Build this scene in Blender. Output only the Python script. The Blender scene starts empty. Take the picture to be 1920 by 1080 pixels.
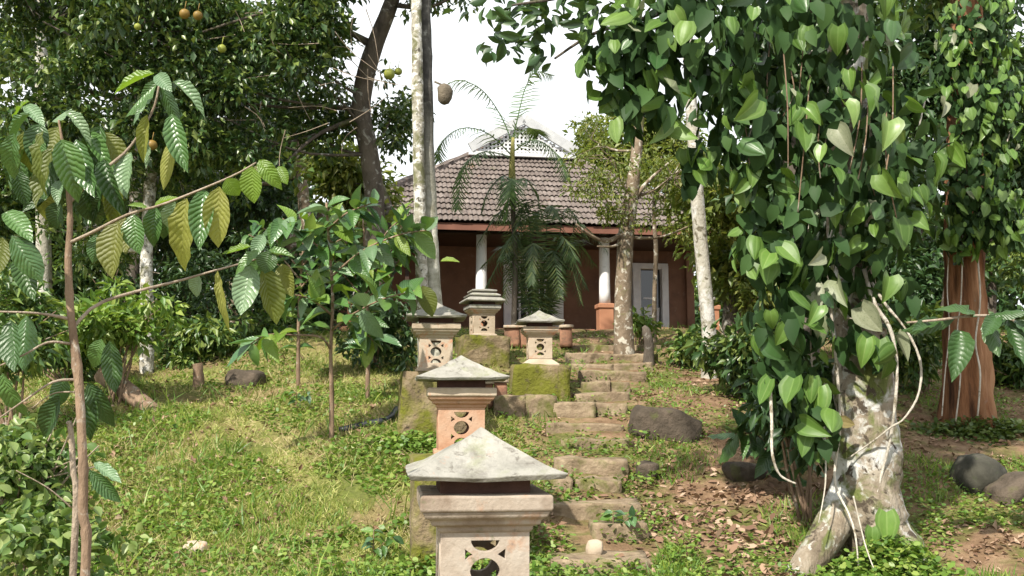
import bpy, math, random
import numpy as np
from mathutils import Vector, Matrix, Euler
R = math.radians
random.seed(7); rng = np.random.default_rng(7)
scn = bpy.context.scene
COL = scn.collection

# ------------------------------------------------------------------ camera, sky, sun, exposure
F = 1850.0; PITCH = R(6.78); CZ = 1.55
cam_d = bpy.data.cameras.new('camera'); cam = bpy.data.objects.new('camera', cam_d); COL.objects.link(cam)
cam_d.sensor_width = 36; cam_d.lens = 36 * F / 1920; cam_d.clip_end = 500; cam_d.clip_start = 0.05
cam.location = (0, 0, CZ); cam.rotation_euler = (math.pi / 2 + PITCH, 0, 0)
scn.camera = cam
SUN_EL, SUN_AZ = R(46), R(211)          # azimuth of the sun, clockwise from +Y
world = bpy.data.worlds.new('World'); scn.world = world; world.use_nodes = True
wn = world.node_tree; wn.nodes.clear()
wo = wn.nodes.new('ShaderNodeOutputWorld'); wb = wn.nodes.new('ShaderNodeBackground')
sky = wn.nodes.new('ShaderNodeTexSky'); sky.sky_type = 'NISHITA'; sky.sun_disc = False
sky.sun_elevation = SUN_EL; sky.sun_rotation = SUN_AZ; sky.dust_density = 4; sky.air_density = 1.0
tc = wn.nodes.new('ShaderNodeTexCoord'); cl = wn.nodes.new('ShaderNodeTexNoise')
cl.inputs['Scale'].default_value = 2.2; cl.inputs['Detail'].default_value = 5
cr = wn.nodes.new('ShaderNodeValToRGB'); cr.color_ramp.elements[0].position = .25; cr.color_ramp.elements[1].position = .5
cr.color_ramp.elements[0].color = (.72, .72, .72, 1); cr.color_ramp.elements[1].color = (1, 1, 1, 1)
mx = wn.nodes.new('ShaderNodeMix'); mx.data_type = 'RGBA'; mx.inputs[7].default_value = (8.8, 9.1, 9.3, 1)
wn.links.new(tc.outputs['Generated'], cl.inputs['Vector']); wn.links.new(cl.outputs['Fac'], cr.inputs['Fac'])
wn.links.new(cr.outputs['Color'], mx.inputs[0]); wn.links.new(sky.outputs[0], mx.inputs[6])
wn.links.new(mx.outputs[2], wb.inputs['Color']); wn.links.new(wb.outputs[0], wo.inputs['Surface'])
wb.inputs['Strength'].default_value = 0.1
sd = bpy.data.lights.new('sun', 'SUN'); sd.energy = 5.0; sd.angle = R(1.0); sd.color = (1, .93, .82)
sun = bpy.data.objects.new('sun', sd); COL.objects.link(sun)
SUNV = Vector((math.sin(SUN_AZ) * math.cos(SUN_EL), math.cos(SUN_AZ) * math.cos(SUN_EL), math.sin(SUN_EL)))
sun.rotation_euler = SUNV.to_track_quat('Z', 'Y').to_euler(); sun.location = (-20, -20, 40)
vs = scn.view_settings; vs.view_transform = 'Standard'; vs.look = 'None'; vs.gamma = 1; vs.use_curve_mapping = False
vs.exposure = 0.68
scn.cycles.max_bounces = 6; scn.cycles.transparent_max_bounces = 6

# ------------------------------------------------------------------ measuring helpers
def W(px, py, d):
    """point at forward distance d that the photograph shows at (px, py)"""
    u, v = (px - 960) / F, (540 - py) / F
    t = d / (math.cos(PITCH) - v * math.sin(PITCH))
    return Vector((u * t, d, CZ + t * (math.sin(PITCH) + v * math.cos(PITCH))))
_GD = np.array([-10, 0, 7.4, 8.4, 10, 11, 12.2, 13.2, 16, 18, 20, 21.5, 24, 40, 90, 300.])
_GZ = np.array([0, 0, .02, .1, .55, .9, 1.27, 1.55, 2.12, 2.55, 2.98, 3.2, 3.3, 4.0, 6, 8.])
def gz(x, y):
    x = np.asarray(x, float); y = np.asarray(y, float)
    z = np.interp(y - .25, _GD, _GZ) * .5 + np.interp(y + .25, _GD, _GZ) * .5
    z = z + .03 * np.sin(1.3 * x + .7 * y + 1) + .025 * np.sin(2.3 * x - 1.7 * y) + .012 * np.sin(5.1 * x + 3.3 * y) + .01 * np.sin(4.2 * y - 6.7 * x)
    z = z + .35 * np.exp(-((x + 3.4) / 2.0) ** 2 - ((y - 17.0) / 1.5) ** 2)
    z = z + .25 * np.exp(-((x + 7.5) / 2.5) ** 2 - ((y - 9) / 4) ** 2)
    return z
def G(x, y): return float(gz(x, y))
def gp(px, py):
    d = 3.0
    while d < 60:
        p = W(px, py, d)
        if p.z < G(p.x, p.y): return Vector((p.x, p.y, G(p.x, p.y)))
        d += .03
    return W(px, py, 60)
def px2m(n, d): return n * d / F

# ------------------------------------------------------------------ object helpers
def tag(o, label=None, cat=None, group=None, kind=None):
    for k, v in (('label', label), ('category', cat), ('group', group), ('kind', kind)):
        if v: o[k] = v
    return o
def empty(name, loc, label, cat, group=None, rz=0):
    o = bpy.data.objects.new(name, None); COL.objects.link(o); o.location = loc; o.rotation_euler = (0, 0, rz)
    o.empty_display_size = .1
    return tag(o, label, cat, group)
def wloc(o):
    v = Vector((0, 0, 0))
    while o is not None: v += o.location; o = o.parent
    return v
class MB:
    def __init__(s): s.v = []; s.f = []; s.uv = None
    def add(s, vs_, fs):
        n = len(s.v); s.v += [tuple(p) for p in vs_]; s.f += [tuple(i + n for i in f) for f in fs]; return s
    def box(s, c, size, M=None, jit=0, taper=1):
        x, y, z = size[0] / 2, size[1] / 2, size[2] / 2
        ps = [Vector((a * x * (taper if e > 0 else 1), b * y * (taper if e > 0 else 1), e * z)) for e in (-1, 1) for a, b in ((-1, -1), (1, -1), (1, 1), (-1, 1))]
        if jit: ps = [p + Vector([random.uniform(-jit, jit) for _ in range(3)]) for p in ps]
        if M is not None: ps = [M @ p for p in ps]
        ps = [p + Vector(c) for p in ps]
        return s.add(ps, [(3, 2, 1, 0), (4, 5, 6, 7), (0, 1, 5, 4), (1, 2, 6, 5), (2, 3, 7, 6), (3, 0, 4, 7)])
    def tube(s, pts, rad, sides=8, lump=0, cap=True):
        pts = [Vector(p) for p in pts]; n = len(pts)
        if not hasattr(rad, '__len__'): rad = [rad] * n
        vs_ = []; up = None
        for i, p in enumerate(pts):
            t = (pts[min(i + 1, n - 1)] - pts[max(i - 1, 0)]).normalized()
            if up is None:
                up = t.cross(Vector((0, 1, 0)));  up = up if up.length > .1 else t.cross(Vector((1, 0, 0)))
            a = (up - t * up.dot(t)).normalized(); up = a; b = t.cross(a)
            for k in range(sides):
                th = 2 * math.pi * k / sides
                r = rad[i] * (1 + (lump * (math.sin(3 * th + i * .9) * .4 + math.sin(2 * th - i * .53 + 2) * .4 + random.uniform(-.5, .5)) if lump else 0))
                vs_.append(p + (a * math.cos(th) + b * math.sin(th)) * r)
        fs = [(i * sides + k, i * sides + (k + 1) % sides, (i + 1) * sides + (k + 1) % sides, (i + 1) * sides + k) for i in range(n - 1) for k in range(sides)]
        if cap: fs += [tuple(range(sides))[::-1], tuple(range((n - 1) * sides, n * sides))]
        return s.add(vs_, fs)
    def rings(s, prof, M=None):
        """square lathe: list of (half width x, half width y, z)"""
        vs_ = []
        for hx, hy, z in prof: vs_ += [Vector((-hx, -hy, z)), Vector((hx, -hy, z)), Vector((hx, hy, z)), Vector((-hx, hy, z))]
        n = len(prof)
        fs = [(i * 4 + k, i * 4 + (k + 1) % 4, i * 4 + 4 + (k + 1) % 4, i * 4 + 4 + k) for i in range(n - 1) for k in range(4)]
        fs += [(3, 2, 1, 0), tuple(range(n * 4 - 4, n * 4))]
        return s.add(vs_, fs)
    def build(s, name, mat, parent=None, world=True, smooth=False, bevel=0, seg=2):
        me = bpy.data.meshes.new(name)
        off = wloc(parent) if (parent is not None and world) else Vector((0, 0, 0))
        me.from_pydata([(p[0] - off.x, p[1] - off.y, p[2] - off.z) for p in s.v], [], s.f)
        if mat: me.materials.append(mat)
        if smooth: me.polygons.foreach_set('use_smooth', [True] * len(me.polygons))
        me.update()
        o = bpy.data.objects.new(name, me); COL.objects.link(o); o.parent = parent
        if bevel:
            b = o.modifiers.new('bevel', 'BEVEL'); b.width = bevel; b.segments = seg; b.limit_method = 'ANGLE'; b.angle_limit = R(35)
        return o
def rebase(o, base):
    b = Vector(base); o.data.transform(Matrix.Translation(-b)); o.location = b; return o
def spline(pts, n):
    """smooth path through points (Catmull-Rom)"""
    P = [Vector(p) for p in pts]; out = []
    m = len(P) - 1
    for i in range(n):
        t = i / (n - 1) * m; k = min(int(t), m - 1); f = t - k
        p0, p1, p2, p3 = P[max(k - 1, 0)], P[k], P[k + 1], P[min(k + 2, m)]
        out.append(.5 * ((2 * p1) + (p2 - p0) * f + (2 * p0 - 5 * p1 + 4 * p2 - p3) * f * f + (3 * p1 - p0 - 3 * p2 + p3) * f ** 3))
    return out
def lin(a, b, n): return [a + (b - a) * i / (n - 1) for i in range(n)]

# ------------------------------------------------------------------ materials
class NT:
    def __init__(s, name):
        s.m = bpy.data.materials.new(name); s.m.use_nodes = True; s.t = s.m.node_tree
        s.b = s.t.nodes['Principled BSDF']; s.out = s.t.nodes['Material Output']
    def n(s, ty, **kw):
        nd = s.t.nodes.new('ShaderNode' + ty)
        for k, v in kw.items():
            if k.startswith('i_'):
                key = k[2:].replace('_', ' '); key = int(key) if key.isdigit() else key
                nd.inputs[key].default_value = v
            else: setattr(nd, k, v)
        return nd
    def l(s, a, b): s.t.links.new(a, b)
    def ramp(s, fac, stops):
        r = s.n('ValToRGB'); e = r.color_ramp.elements
        while len(e) < len(stops): e.new(.5)
        for x, (p, c) in zip(e, stops): x.position = p; x.color = (*c, 1) if len(c) == 3 else c
        s.l(fac, r.inputs['Fac']); return r.outputs['Color']
    def mix(s, fac, a, b, mode='MIX'):
        m = s.n('Mix', data_type='RGBA', blend_type=mode)
        for sock, v in ((m.inputs[0], fac), (m.inputs[6], a), (m.inputs[7], b)):
            if hasattr(v, 'is_output'): s.l(v, sock)
            elif isinstance(v, (int, float)): sock.default_value = v
            else: sock.default_value = (*v, 1)
        return m.outputs[2]
    def math(s, op, a, b=None, c=None, clamp=False):
        m = s.n('Math', operation=op, use_clamp=clamp)
        for i, v in enumerate((a, b, c)):
            if v is None: continue
            if hasattr(v, 'is_output'): s.l(v, m.inputs[i])
            else: m.inputs[i].default_value = v
        return m.outputs[0]
    def vec(s):
        """object coordinates shifted per object"""
        tc_ = s.n('TexCoord'); oi = s.n('ObjectInfo'); v = s.n('VectorMath', operation='MULTIPLY_ADD')
        s.l(oi.outputs['Random'], v.inputs[0]); v.inputs[1].default_value = (37, 19, 53); s.l(tc_.outputs['Object'], v.inputs[2])
        return v.outputs[0]
    def noise(s, vec, scale, detail=4, rough=.55, dist=0):
        n_ = s.n('TexNoise', i_Scale=scale, i_Detail=detail, i_Roughness=rough, i_Distortion=dist); s.l(vec, n_.inputs['Vector']); return n_.outputs['Fac']
    def bump(s, h, strength, dist=.02):
        b = s.n('Bump', i_Strength=strength, i_Distance=dist); s.l(h, b.inputs['Height']); s.l(b.outputs[0], s.b.inputs['Normal']); return b
    def color(s, c):
        if hasattr(c, 'is_output'): s.l(c, s.b.inputs['Base Color'])
        else: s.b.inputs['Base Color'].default_value = (*c, 1)
def solid(name, stops, scale=4, rough=.8, bump=.3, bscale=30, bdist=.01, detail=5, stain=None, moss=None, spec=.3):
    """weathered solid: noise ramp, optional stain (color, scale, lo, hi), optional moss on upward faces (color, amount)"""
    n = NT(name); v = n.vec()
    c = n.ramp(n.noise(v, scale, detail, .6), stops)
    if stain:
        for col, sc, lo, hi in (stain if isinstance(stain, list) else [stain]):
            f = n.ramp(n.noise(v, sc, 6, .65, .4), [(lo, (0, 0, 0)), (hi, (1, 1, 1))]); c = n.mix(f, c, col)
    if moss:
        g = n.n('NewGeometry'); sp = n.n('SeparateXYZ'); n.l(g.outputs['Normal'], sp.inputs[0])
        f = n.math('ADD', n.math('MULTIPLY', sp.outputs['Z'], moss[1]), n.math('SUBTRACT', n.math('MULTIPLY', n.noise(v, moss[2] if len(moss) > 2 else 5, 6, .6), 2.6), 1.5), clamp=True)
        c = n.mix(f, c, moss[0])
    n.color(c); n.b.inputs['Roughness'].default_value = rough; n.b.inputs['Specular IOR Level'].default_value = spec
    h = n.math('ADD', n.noise(v, bscale, 5, .6), n.math('MULTIPLY', n.noise(v, bscale * .2, 4), 1.5)); n.bump(h, bump, bdist)
    return n.m
def leafmat(name, lo, mid, hi, vein=None, veinc=None, rough=.42, trans=.3, tint=None, corr=1.0, spec=.5, blotch=None):
    n = NT(name); g = n.n('NewGeometry'); oi = n.n('ObjectInfo')
    r = n.math('FRACT', n.math('ADD', g.outputs['Random Per Island'], oi.outputs['Random']))
    c = n.ramp(r, [(0, lo), (.55, mid), (1, hi)])
    if vein:
        uv = n.n('UVMap'); sp = n.n('SeparateXYZ'); n.l(uv.outputs[0], sp.inputs[0])
        av = n.math('ABSOLUTE', n.math('SUBTRACT', sp.outputs['Y'], .5))
        midrib = n.math('SUBTRACT', 1, n.math('MULTIPLY', av, 28), clamp=True)
        if vein == 'pinnate':
            ph = n.math('ADD', n.math('SUBTRACT', n.math('MULTIPLY', sp.outputs['X'], 11), n.math('MULTIPLY', av, 4.6)), n.math('MULTIPLY', n.noise(uv.outputs[0], 4, 3), 1.1))
            h = n.math('PINGPONG', ph, .5)
            line = n.math('SUBTRACT', 1, n.math('MULTIPLY', h, 5), clamp=True)
        else:
            h = n.math('PINGPONG', n.math('MULTIPLY', av, 2.9), .5)
            line = n.math('SUBTRACT', 1, n.math('MULTIPLY', h, 6), clamp=True)
        edge = n.math('MULTIPLY', n.math('POWER', n.math('MULTIPLY', av, 2), 2.0), .45 if vein == 'palmate' else .25)
        c = n.mix(edge, c, n.mix(.5, c, (.01, .03, .008)))
        nv_ = n.noise(uv.outputs[0], 5, 4); c = n.mix(n.math('MULTIPLY', n.math('SUBTRACT', nv_, .35, clamp=True), .9), c, n.mix(.5, c, (.02, .05, .012)))
        allv = n.math('MAXIMUM', midrib, n.math('MULTIPLY', line, .55))
        c = n.mix(n.math('MULTIPLY', allv, (.26 if vein == 'pinnate' else .48)), c, veinc or hi)
        b = n.n('Bump', i_Strength=.36 * corr, i_Distance=.01); n.l(n.math('SMOOTH_MIN', n.math('MULTIPLY', h, 2.4), .9, .5), b.inputs['Height'])
        n.l(b.outputs[0], n.b.inputs['Normal'])
    if blotch:
        v = n.vec(); f = n.ramp(n.noise(v, blotch[1], 4), [(.55, (0, 0, 0)), (.7, (1, 1, 1))]); c = n.mix(n.math('MULTIPLY', f, blotch[2]), c, blotch[0])
    n.color(c); n.b.inputs['Roughness'].default_value = rough; n.b.inputs['Specular IOR Level'].default_value = spec
    tr = n.n('BsdfTranslucent'); ms = n.n('MixShader', i_0=trans)
    hs = n.n('HueSaturation', i_Saturation=1.1, i_Value=1.5); n.l(c, hs.inputs['Color'])
    tcol = n.mix(.35, hs.outputs[0], (.16, .2, .02)); n.l(tcol, tr.inputs['Color'])
    n.l(n.b.outputs[0], ms.inputs[1]); n.l(tr.outputs[0], ms.inputs[2]); n.l(ms.outputs[0], n.out.inputs['Surface'])
    return n.m
def plain(name, c, rough=.6, spec=.4, metal=0):
    n = NT(name); v = n.vec()
    n.color(n.ramp(n.noise(v, 9, 4), [(.3, tuple(x * .82 for x in c)), (.7, c)])); n.b.inputs['Roughness'].default_value = rough
    n.b.inputs['Specular IOR Level'].default_value = spec; n.b.inputs['Metallic'].default_value = metal; return n.m
def bark(name, stops, patch=None, scale=6, stretch=.35, bump=.6):
    n = NT(name); tc_ = n.n('TexCoord'); mp = n.n('Mapping'); mp.inputs['Scale'].default_value = (1, 1, stretch); n.l(tc_.outputs['Object'], mp.inputs[0])
    v = mp.outputs[0]; c = n.ramp(n.noise(v, scale, 6, .65), stops)
    for col, sc, lo, hi in patch or []:
        f = n.ramp(n.noise(tc_.outputs['Object'], sc, 5, .6, .6), [(lo, (0, 0, 0)), (hi, (1, 1, 1))]); c = n.mix(f, c, col)
    n.color(c); n.b.inputs['Roughness'].default_value = .9; n.b.inputs['Specular IOR Level'].default_value = .2
    n.bump(n.math('ADD', n.noise(v, scale * 5, 5, .65), n.math('MULTIPLY', n.noise(v, scale * 1.4, 3), 1.5)), bump, .03)
    return n.m

M = {}
M['lantern_roof'] = solid('lantern_roof', [(.25, (.17, .165, .142)), (.5, (.28, .27, .238)), (.75, (.36, .345, .31))], 5, .9, .55, 45, .012,
    stain=[((.19, .2, .12), 5, .5, .7), ((.13, .12, .1), 16, .56, .68), ((.34, .2, .13), 4, .64, .76), ((.11, .1, .085), 2.5, .6, .75)])
M['terracotta'] = solid('terracotta', [(.25, (.24, .185, .14)), (.5, (.35, .295, .24)), (.75, (.42, .375, .32))], 4, .88, .5, 40, .01,
    stain=[((.36, .19, .105), 4, .56, .72), ((.12, .095, .075), 7, .58, .72), ((.2, .15, .11), 2.5, .55, .7), ((.16, .16, .09), 11, .62, .74)])
M['neck_shade_brown'] = solid('neck_shade_brown', [(.3, (.06, .032, .024)), (.7, (.12, .062, .045))], 6, .9, .4, 40, .01)  # brown darkened to hold the shadow cast by the lantern roof
M['terracotta_dark'] = solid('terracotta_dark', [(.3, (.20, .1, .065)), (.7, (.33, .18, .11))], 6, .9, .5, 40, .01, stain=[((.1, .07, .05), 7, .5, .7)])
M['terracotta_light'] = solid('terracotta_light', [(.25, (.31, .245, .17)), (.5, (.42, .345, .26)), (.75, (.47, .41, .33))], 4, .88, .5, 40, .01,
    stain=[((.45, .2, .1), 4, .55, .7), ((.25, .2, .15), 9, .64, .75)])
M['terracotta_orange'] = solid('terracotta_orange', [(.25, (.32, .155, .085)), (.5, (.4, .235, .15)), (.75, (.45, .32, .23))], 4, .88, .5, 40, .01,
    stain=[((.2, .13, .09), 9, .62, .75)])
MOSS = (.13, .135, .016)
M['mossy_stone'] = solid('mossy_stone', [(.25, (.10, .075, .045)), (.5, (.20, .15, .09)), (.75, (.30, .24, .16))], 5, .95, .9, 22, .03,
    stain=[((.12, .125, .015), 2.2, .42, .58), ((.06, .045, .03), 6, .58, .7)], moss=(MOSS, .35, 4))
M['step_stone'] = solid('step_stone', [(.25, (.12, .088, .055)), (.5, (.235, .178, .118)), (.75, (.35, .28, .19))], 6, .95, .9, 22, .02,
    stain=[((.12, .09, .055), 5, .55, .68), ((.10, .11, .024), 3, .5, .66)])
M['dark_rock'] = solid('dark_rock', [(.25, (.035, .028, .02)), (.5, (.07, .055, .04)), (.75, (.13, .1, .075))], 4, .9, .9, 18, .03,
    stain=[((.09, .10, .03), 3, .55, .72)])
M['grey_rock'] = solid('grey_rock', [(.25, (.025, .024, .018)), (.5, (.05, .048, .036)), (.75, (.085, .08, .065))], 4, .85, .6, 18, .02,
    stain=[((.06, .09, .03), 3, .55, .72)])
M['red_wall'] = solid('red_wall', [(.3, (.165, .088, .058)), (.7, (.22, .122, .082))], 1.5, .9, .2, 30, .004, stain=[((.13, .075, .055), 2.2, .5, .7), ((.26, .17, .13), 5, .6, .75)])  # orange plaster darkened toward brown, veranda shade put into the colour
M['base_orange'] = solid('base_orange', [(.3, (.34, .16, .09)), (.7, (.44, .22, .13))], 2, .9, .3, 30, .004, stain=[((.2, .1, .07), 5, .58, .75)])
M['white_paint'] = solid('white_paint', [(.3, (.66, .67, .68)), (.7, (.8, .8, .79))], 5, .7, .15, 40, .003, stain=[((.42, .42, .4), 4, .62, .8)])
M['weathered_white'] = solid('weathered_white', [(.3, (.36, .37, .38)), (.7, (.48, .49, .49))], 5, .8, .15, 40, .003, stain=[((.28, .28, .26), 3, .58, .8)])
M['lattice_white'] = solid('lattice_white', [(.3, (.5, .51, .52)), (.7, (.6, .6, .6))], 5, .8, .15, 40, .003)
M['blue_white'] = solid('blue_white', [(.3, (.58, .6, .66)), (.7, (.72, .74, .78))], 5, .6, .15, 40, .003, stain=[((.38, .39, .42), 4, .62, .8)])
M['fascia'] = solid('fascia', [(.3, (.15, .065, .045)), (.7, (.21, .095, .065))], 3, .8, .2, 40, .004)
M['dark_wood'] = solid('dark_wood', [(.3, (.035, .02, .014)), (.7, (.06, .035, .024))], 6, .6, .3, 40, .004)
M['glass'] = plain('glass', (.012, .014, .018), .06, .8)
M['tile'] = solid('tile', [(.25, (.08, .063, .056)), (.5, (.15, .122, .108)), (.75, (.235, .2, .182))], 1.3, .9, .5, 60, .006,
    stain=[((.07, .055, .05), 7, .55, .68), ((.26, .245, .225), 10, .6, .74), ((.15, .085, .055), 2.1, .62, .7), ((.10, .10, .05), 3, .6, .72)])
M['veranda'] = solid('veranda', [(.3, (.3, .14, .09)), (.7, (.38, .2, .13))], 2, .8, .3, 20, .006, stain=[((.2, .2, .1), 3, .5, .7)])
M['cement'] = solid('cement', [(.3, (.3, .28, .24)), (.7, (.44, .41, .36))], 4, .9, .5, 30, .01, stain=[((.16, .17, .07), 3, .52, .7)])
M['paper'] = plain('paper', (.75, .77, .82), .8)
M['pipe'] = plain('pipe', (.02, .024, .03), .4)
M['soil'] = None
M['bark_lichen'] = bark('bark_lichen', [(.3, (.16, .14, .11)), (.5, (.32, .3, .24)), (.7, (.5, .48, .42))], [((.6, .59, .55), 9, .48, .56), ((.15, .15, .08), 5, .52, .6), ((.1, .09, .07), 14, .58, .64)], 5, .6)
def two_tone():
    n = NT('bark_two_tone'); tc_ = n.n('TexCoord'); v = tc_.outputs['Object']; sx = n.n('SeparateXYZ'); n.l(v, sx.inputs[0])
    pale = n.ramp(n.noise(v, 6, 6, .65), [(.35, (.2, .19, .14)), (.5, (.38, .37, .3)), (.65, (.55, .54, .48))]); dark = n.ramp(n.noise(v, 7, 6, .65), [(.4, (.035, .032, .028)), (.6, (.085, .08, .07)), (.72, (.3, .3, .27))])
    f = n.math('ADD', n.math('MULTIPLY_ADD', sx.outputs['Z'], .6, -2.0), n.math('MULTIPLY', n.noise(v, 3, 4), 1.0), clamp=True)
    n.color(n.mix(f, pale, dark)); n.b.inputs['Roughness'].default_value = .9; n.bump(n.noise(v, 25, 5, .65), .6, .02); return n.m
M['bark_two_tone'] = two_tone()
M['bark_mottled'] = bark('bark_mottled', [(.3, (.10, .075, .05)), (.6, (.22, .17, .12))], [((.48, .45, .38), 7, .54, .6), ((.14, .15, .05), 3, .58, .7)], 6, .8)
M['bark_dark'] = bark('bark_dark', [(.3, (.05, .042, .034)), (.6, (.12, .1, .08))], [((.3, .29, .26), 6, .58, .66), ((.08, .09, .03), 3, .58, .72)], 6, .5)
M['bark_white'] = bark('bark_white', [(.3, (.25, .23, .18)), (.6, (.42, .4, .34))], [((.13, .115, .08), 7, .54, .62), ((.5, .49, .46), 5, .5, .58), ((.16, .17, .08), 4, .6, .68)], 5, .7)
M['bark_red'] = bark('bark_red', [(.34, (.045, .022, .013)), (.47, (.2, .09, .042)), (.66, (.36, .2, .11))], [((.3, .25, .2), 3, .64, .72)], 5, .12, .9)
M['bark_brown'] = bark('bark_brown', [(.3, (.13, .085, .055)), (.6, (.27, .19, .13))], [((.4, .36, .3), 9, .58, .66)], 8, .3)
M['bark_big'] = bark('bark_big', [(.3, (.11, .085, .06)), (.5, (.23, .19, .14)), (.7, (.36, .32, .26))], [((.5, .5, .48), 2.4, .52, .58), ((.4, .39, .35), 9, .56, .62), ((.11, .13, .04), 3.2, .5, .6), ((.07, .055, .04), 7, .56, .62)], 5, .5, .9)
M['liana'] = bark('liana', [(.3, (.34, .3, .24)), (.6, (.56, .52, .45))], [((.2, .17, .12), 9, .58, .66)], 12, .5)
M['twig'] = bark('twig', [(.3, (.2, .15, .11)), (.6, (.38, .31, .24))], None, 14, .5)
M['palm_green'] = leafmat('palm_green', (0.045, 0.088, 0.027), (0.07, 0.132, 0.036), (0.12, 0.187, 0.054), None, None, .45, .25)
M['palm_dark'] = leafmat('palm_dark', (.03, .06, .022), (.05, .09, .03), (.12, .15, .05), None, None, .5, .25)
M['palm_stem'] = bark('palm_stem', [(.3, (.14, .14, .05)), (.6, (.24, .22, .07))], None, 6, .5, .2)
M['coffee_green'] = leafmat('coffee_green', (0.0525, 0.123, 0.036), (0.075, 0.167, 0.042), (0.112, 0.217, 0.054), 'pinnate', (.15, .25, .12), .34, .18, spec=.6, blotch=((.12, .11, .03), 22, .35))
M['coffee_pale'] = leafmat('coffee_pale', (0.12, 0.21, 0.102), (0.16, 0.263, 0.136), (0.2, 0.294, 0.153), 'pinnate', (.3, .38, .26), .36, .2, spec=.6)
M['coffee_yellow'] = leafmat('coffee_yellow', (.24, .26, .05), (.3, .31, .07), (.33, .34, .09), 'pinnate', (.42, .42, .16), .5, .45, blotch=((.14, .11, .03), 14, .5))
M['coffee_olive'] = leafmat('coffee_olive', (.10, .13, .02), (.13, .15, .025), (.17, .18, .04), 'pinnate', (.22, .24, .07), .5, .4)
M['coffee_bright'] = leafmat('coffee_bright', (.14, .25, .03), (.18, .30, .04), (.24, .33, .06), 'pinnate', (.32, .4, .12), .42, .4)
M['coffee_dark'] = leafmat('coffee_dark', (0.0288, 0.0697, 0.018), (0.04, 0.093, 0.024), (0.056, 0.116, 0.03), 'pinnate', (.07, .12, .05), .4, .15)
M['pepper_green'] = leafmat('pepper_green', (.065, .135, .022), (.10, .19, .033), (.15, .25, .05), 'palmate', (.22, .33, .10), .46, .25, spec=.4, corr=.7)
M['pepper_bright'] = leafmat('pepper_bright', (.11, .22, .04), (.15, .27, .05), (.21, .32, .085), 'palmate', (.33, .43, .15), .38, .32, corr=.7)
M['pepper_dark'] = leafmat('pepper_dark', (0.03, 0.08, 0.0216), (0.045, 0.112, 0.0288), (0.0675, 0.136, 0.042), 'palmate', (.09, .14, .07), .4, .15, corr=.7)
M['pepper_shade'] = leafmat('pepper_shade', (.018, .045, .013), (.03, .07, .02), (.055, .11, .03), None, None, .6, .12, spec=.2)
M['pepper_old'] = leafmat('pepper_old', (.16, .12, .05), (.22, .17, .06), (.28, .25, .08), 'palmate', (.3, .27, .12), .6, .2, corr=.8, blotch=((.08, .06, .03), 12, .8))
M['pepper_pale'] = leafmat('pepper_pale', (.22, .26, .14), (.28, .3, .2), (.32, .34, .22), 'palmate', (.4, .42, .3), .5, .25, corr=.7, blotch=((.12, .15, .07), 20, .7))
M['leaf_citrus'] = leafmat('leaf_citrus', (.024, .058, .017), (.05, .105, .026), (.17, .22, .05), None, None, .36, .2, spec=.55)
M['leaf_mid'] = leafmat('leaf_mid', (.04, .09, .022), (.075, .145, .032), (.22, .28, .06), None, None, .4, .25)
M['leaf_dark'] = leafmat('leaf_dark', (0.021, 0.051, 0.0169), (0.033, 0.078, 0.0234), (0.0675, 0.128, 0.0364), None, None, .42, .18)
M['leaf_light'] = leafmat('leaf_light', (.09, .14, .025), (.15, .19, .04), (.24, .25, .06), None, None, .45, .4)
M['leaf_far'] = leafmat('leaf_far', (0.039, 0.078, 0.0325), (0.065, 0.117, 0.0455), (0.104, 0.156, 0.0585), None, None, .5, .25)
M['leaf_bottom'] = leafmat('leaf_bottom', (.06, .13, .03), (.13, .21, .05), (.28, .34, .12), None, None, .4, .3)
M['leaf_blue'] = leafmat('leaf_blue', (0.042, 0.101, 0.044), (0.063, 0.149, 0.0605), (0.112, 0.216, 0.0825), 'pinnate', (.16, .24, .14), .32, .18, spec=.6)
M['leaf_bush'] = leafmat('leaf_bush', (0.0525, 0.126, 0.03), (0.0825, 0.189, 0.042), (0.18, 0.294, 0.06), 'pinnate', (.17, .27, .1), .34, .22, spec=.6)
M['grass'] = leafmat('grass', (.16, .23, .04), (.31, .35, .08), (.52, .48, .2), None, None, .6, .3)
M['grass_green'] = leafmat('grass_green', (0.075, 0.162, 0.024), (0.135, 0.243, 0.036), (0.285, 0.351, 0.06), None, None, .5, .3)
M['straw'] = leafmat('straw', (.3, .24, .1), (.42, .35, .17), (.5, .43, .24), None, None, .7, .2)
M['weed'] = leafmat('weed', (.08, .17, .025), (.15, .25, .04), (.27, .34, .075), None, None, .45, .3)
M['weed_shade'] = leafmat('weed_shade', (.05, .09, .02), (.09, .14, .03), (.14, .19, .045), None, None, .45, .3)
M['litter'] = leafmat('litter', (.14, .075, .045), (.26, .16, .10), (.42, .30, .21), None, None, .8, .1)
M['orange_fruit'] = solid('orange_fruit', [(.3, (.14, .095, .02)), (.7, (.22, .135, .03))], 3, .5, .3, 60, .003)
M['green_fruit'] = solid('green_fruit', [(.3, (.19, .22, .03)), (.7, (.27, .29, .06))], 3, .5, .3, 60, .003)
M['brown_fruit'] = solid('brown_fruit', [(.3, (.08, .065, .045)), (.7, (.17, .14, .1))], 8, .8, .8, 60, .02)

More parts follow.
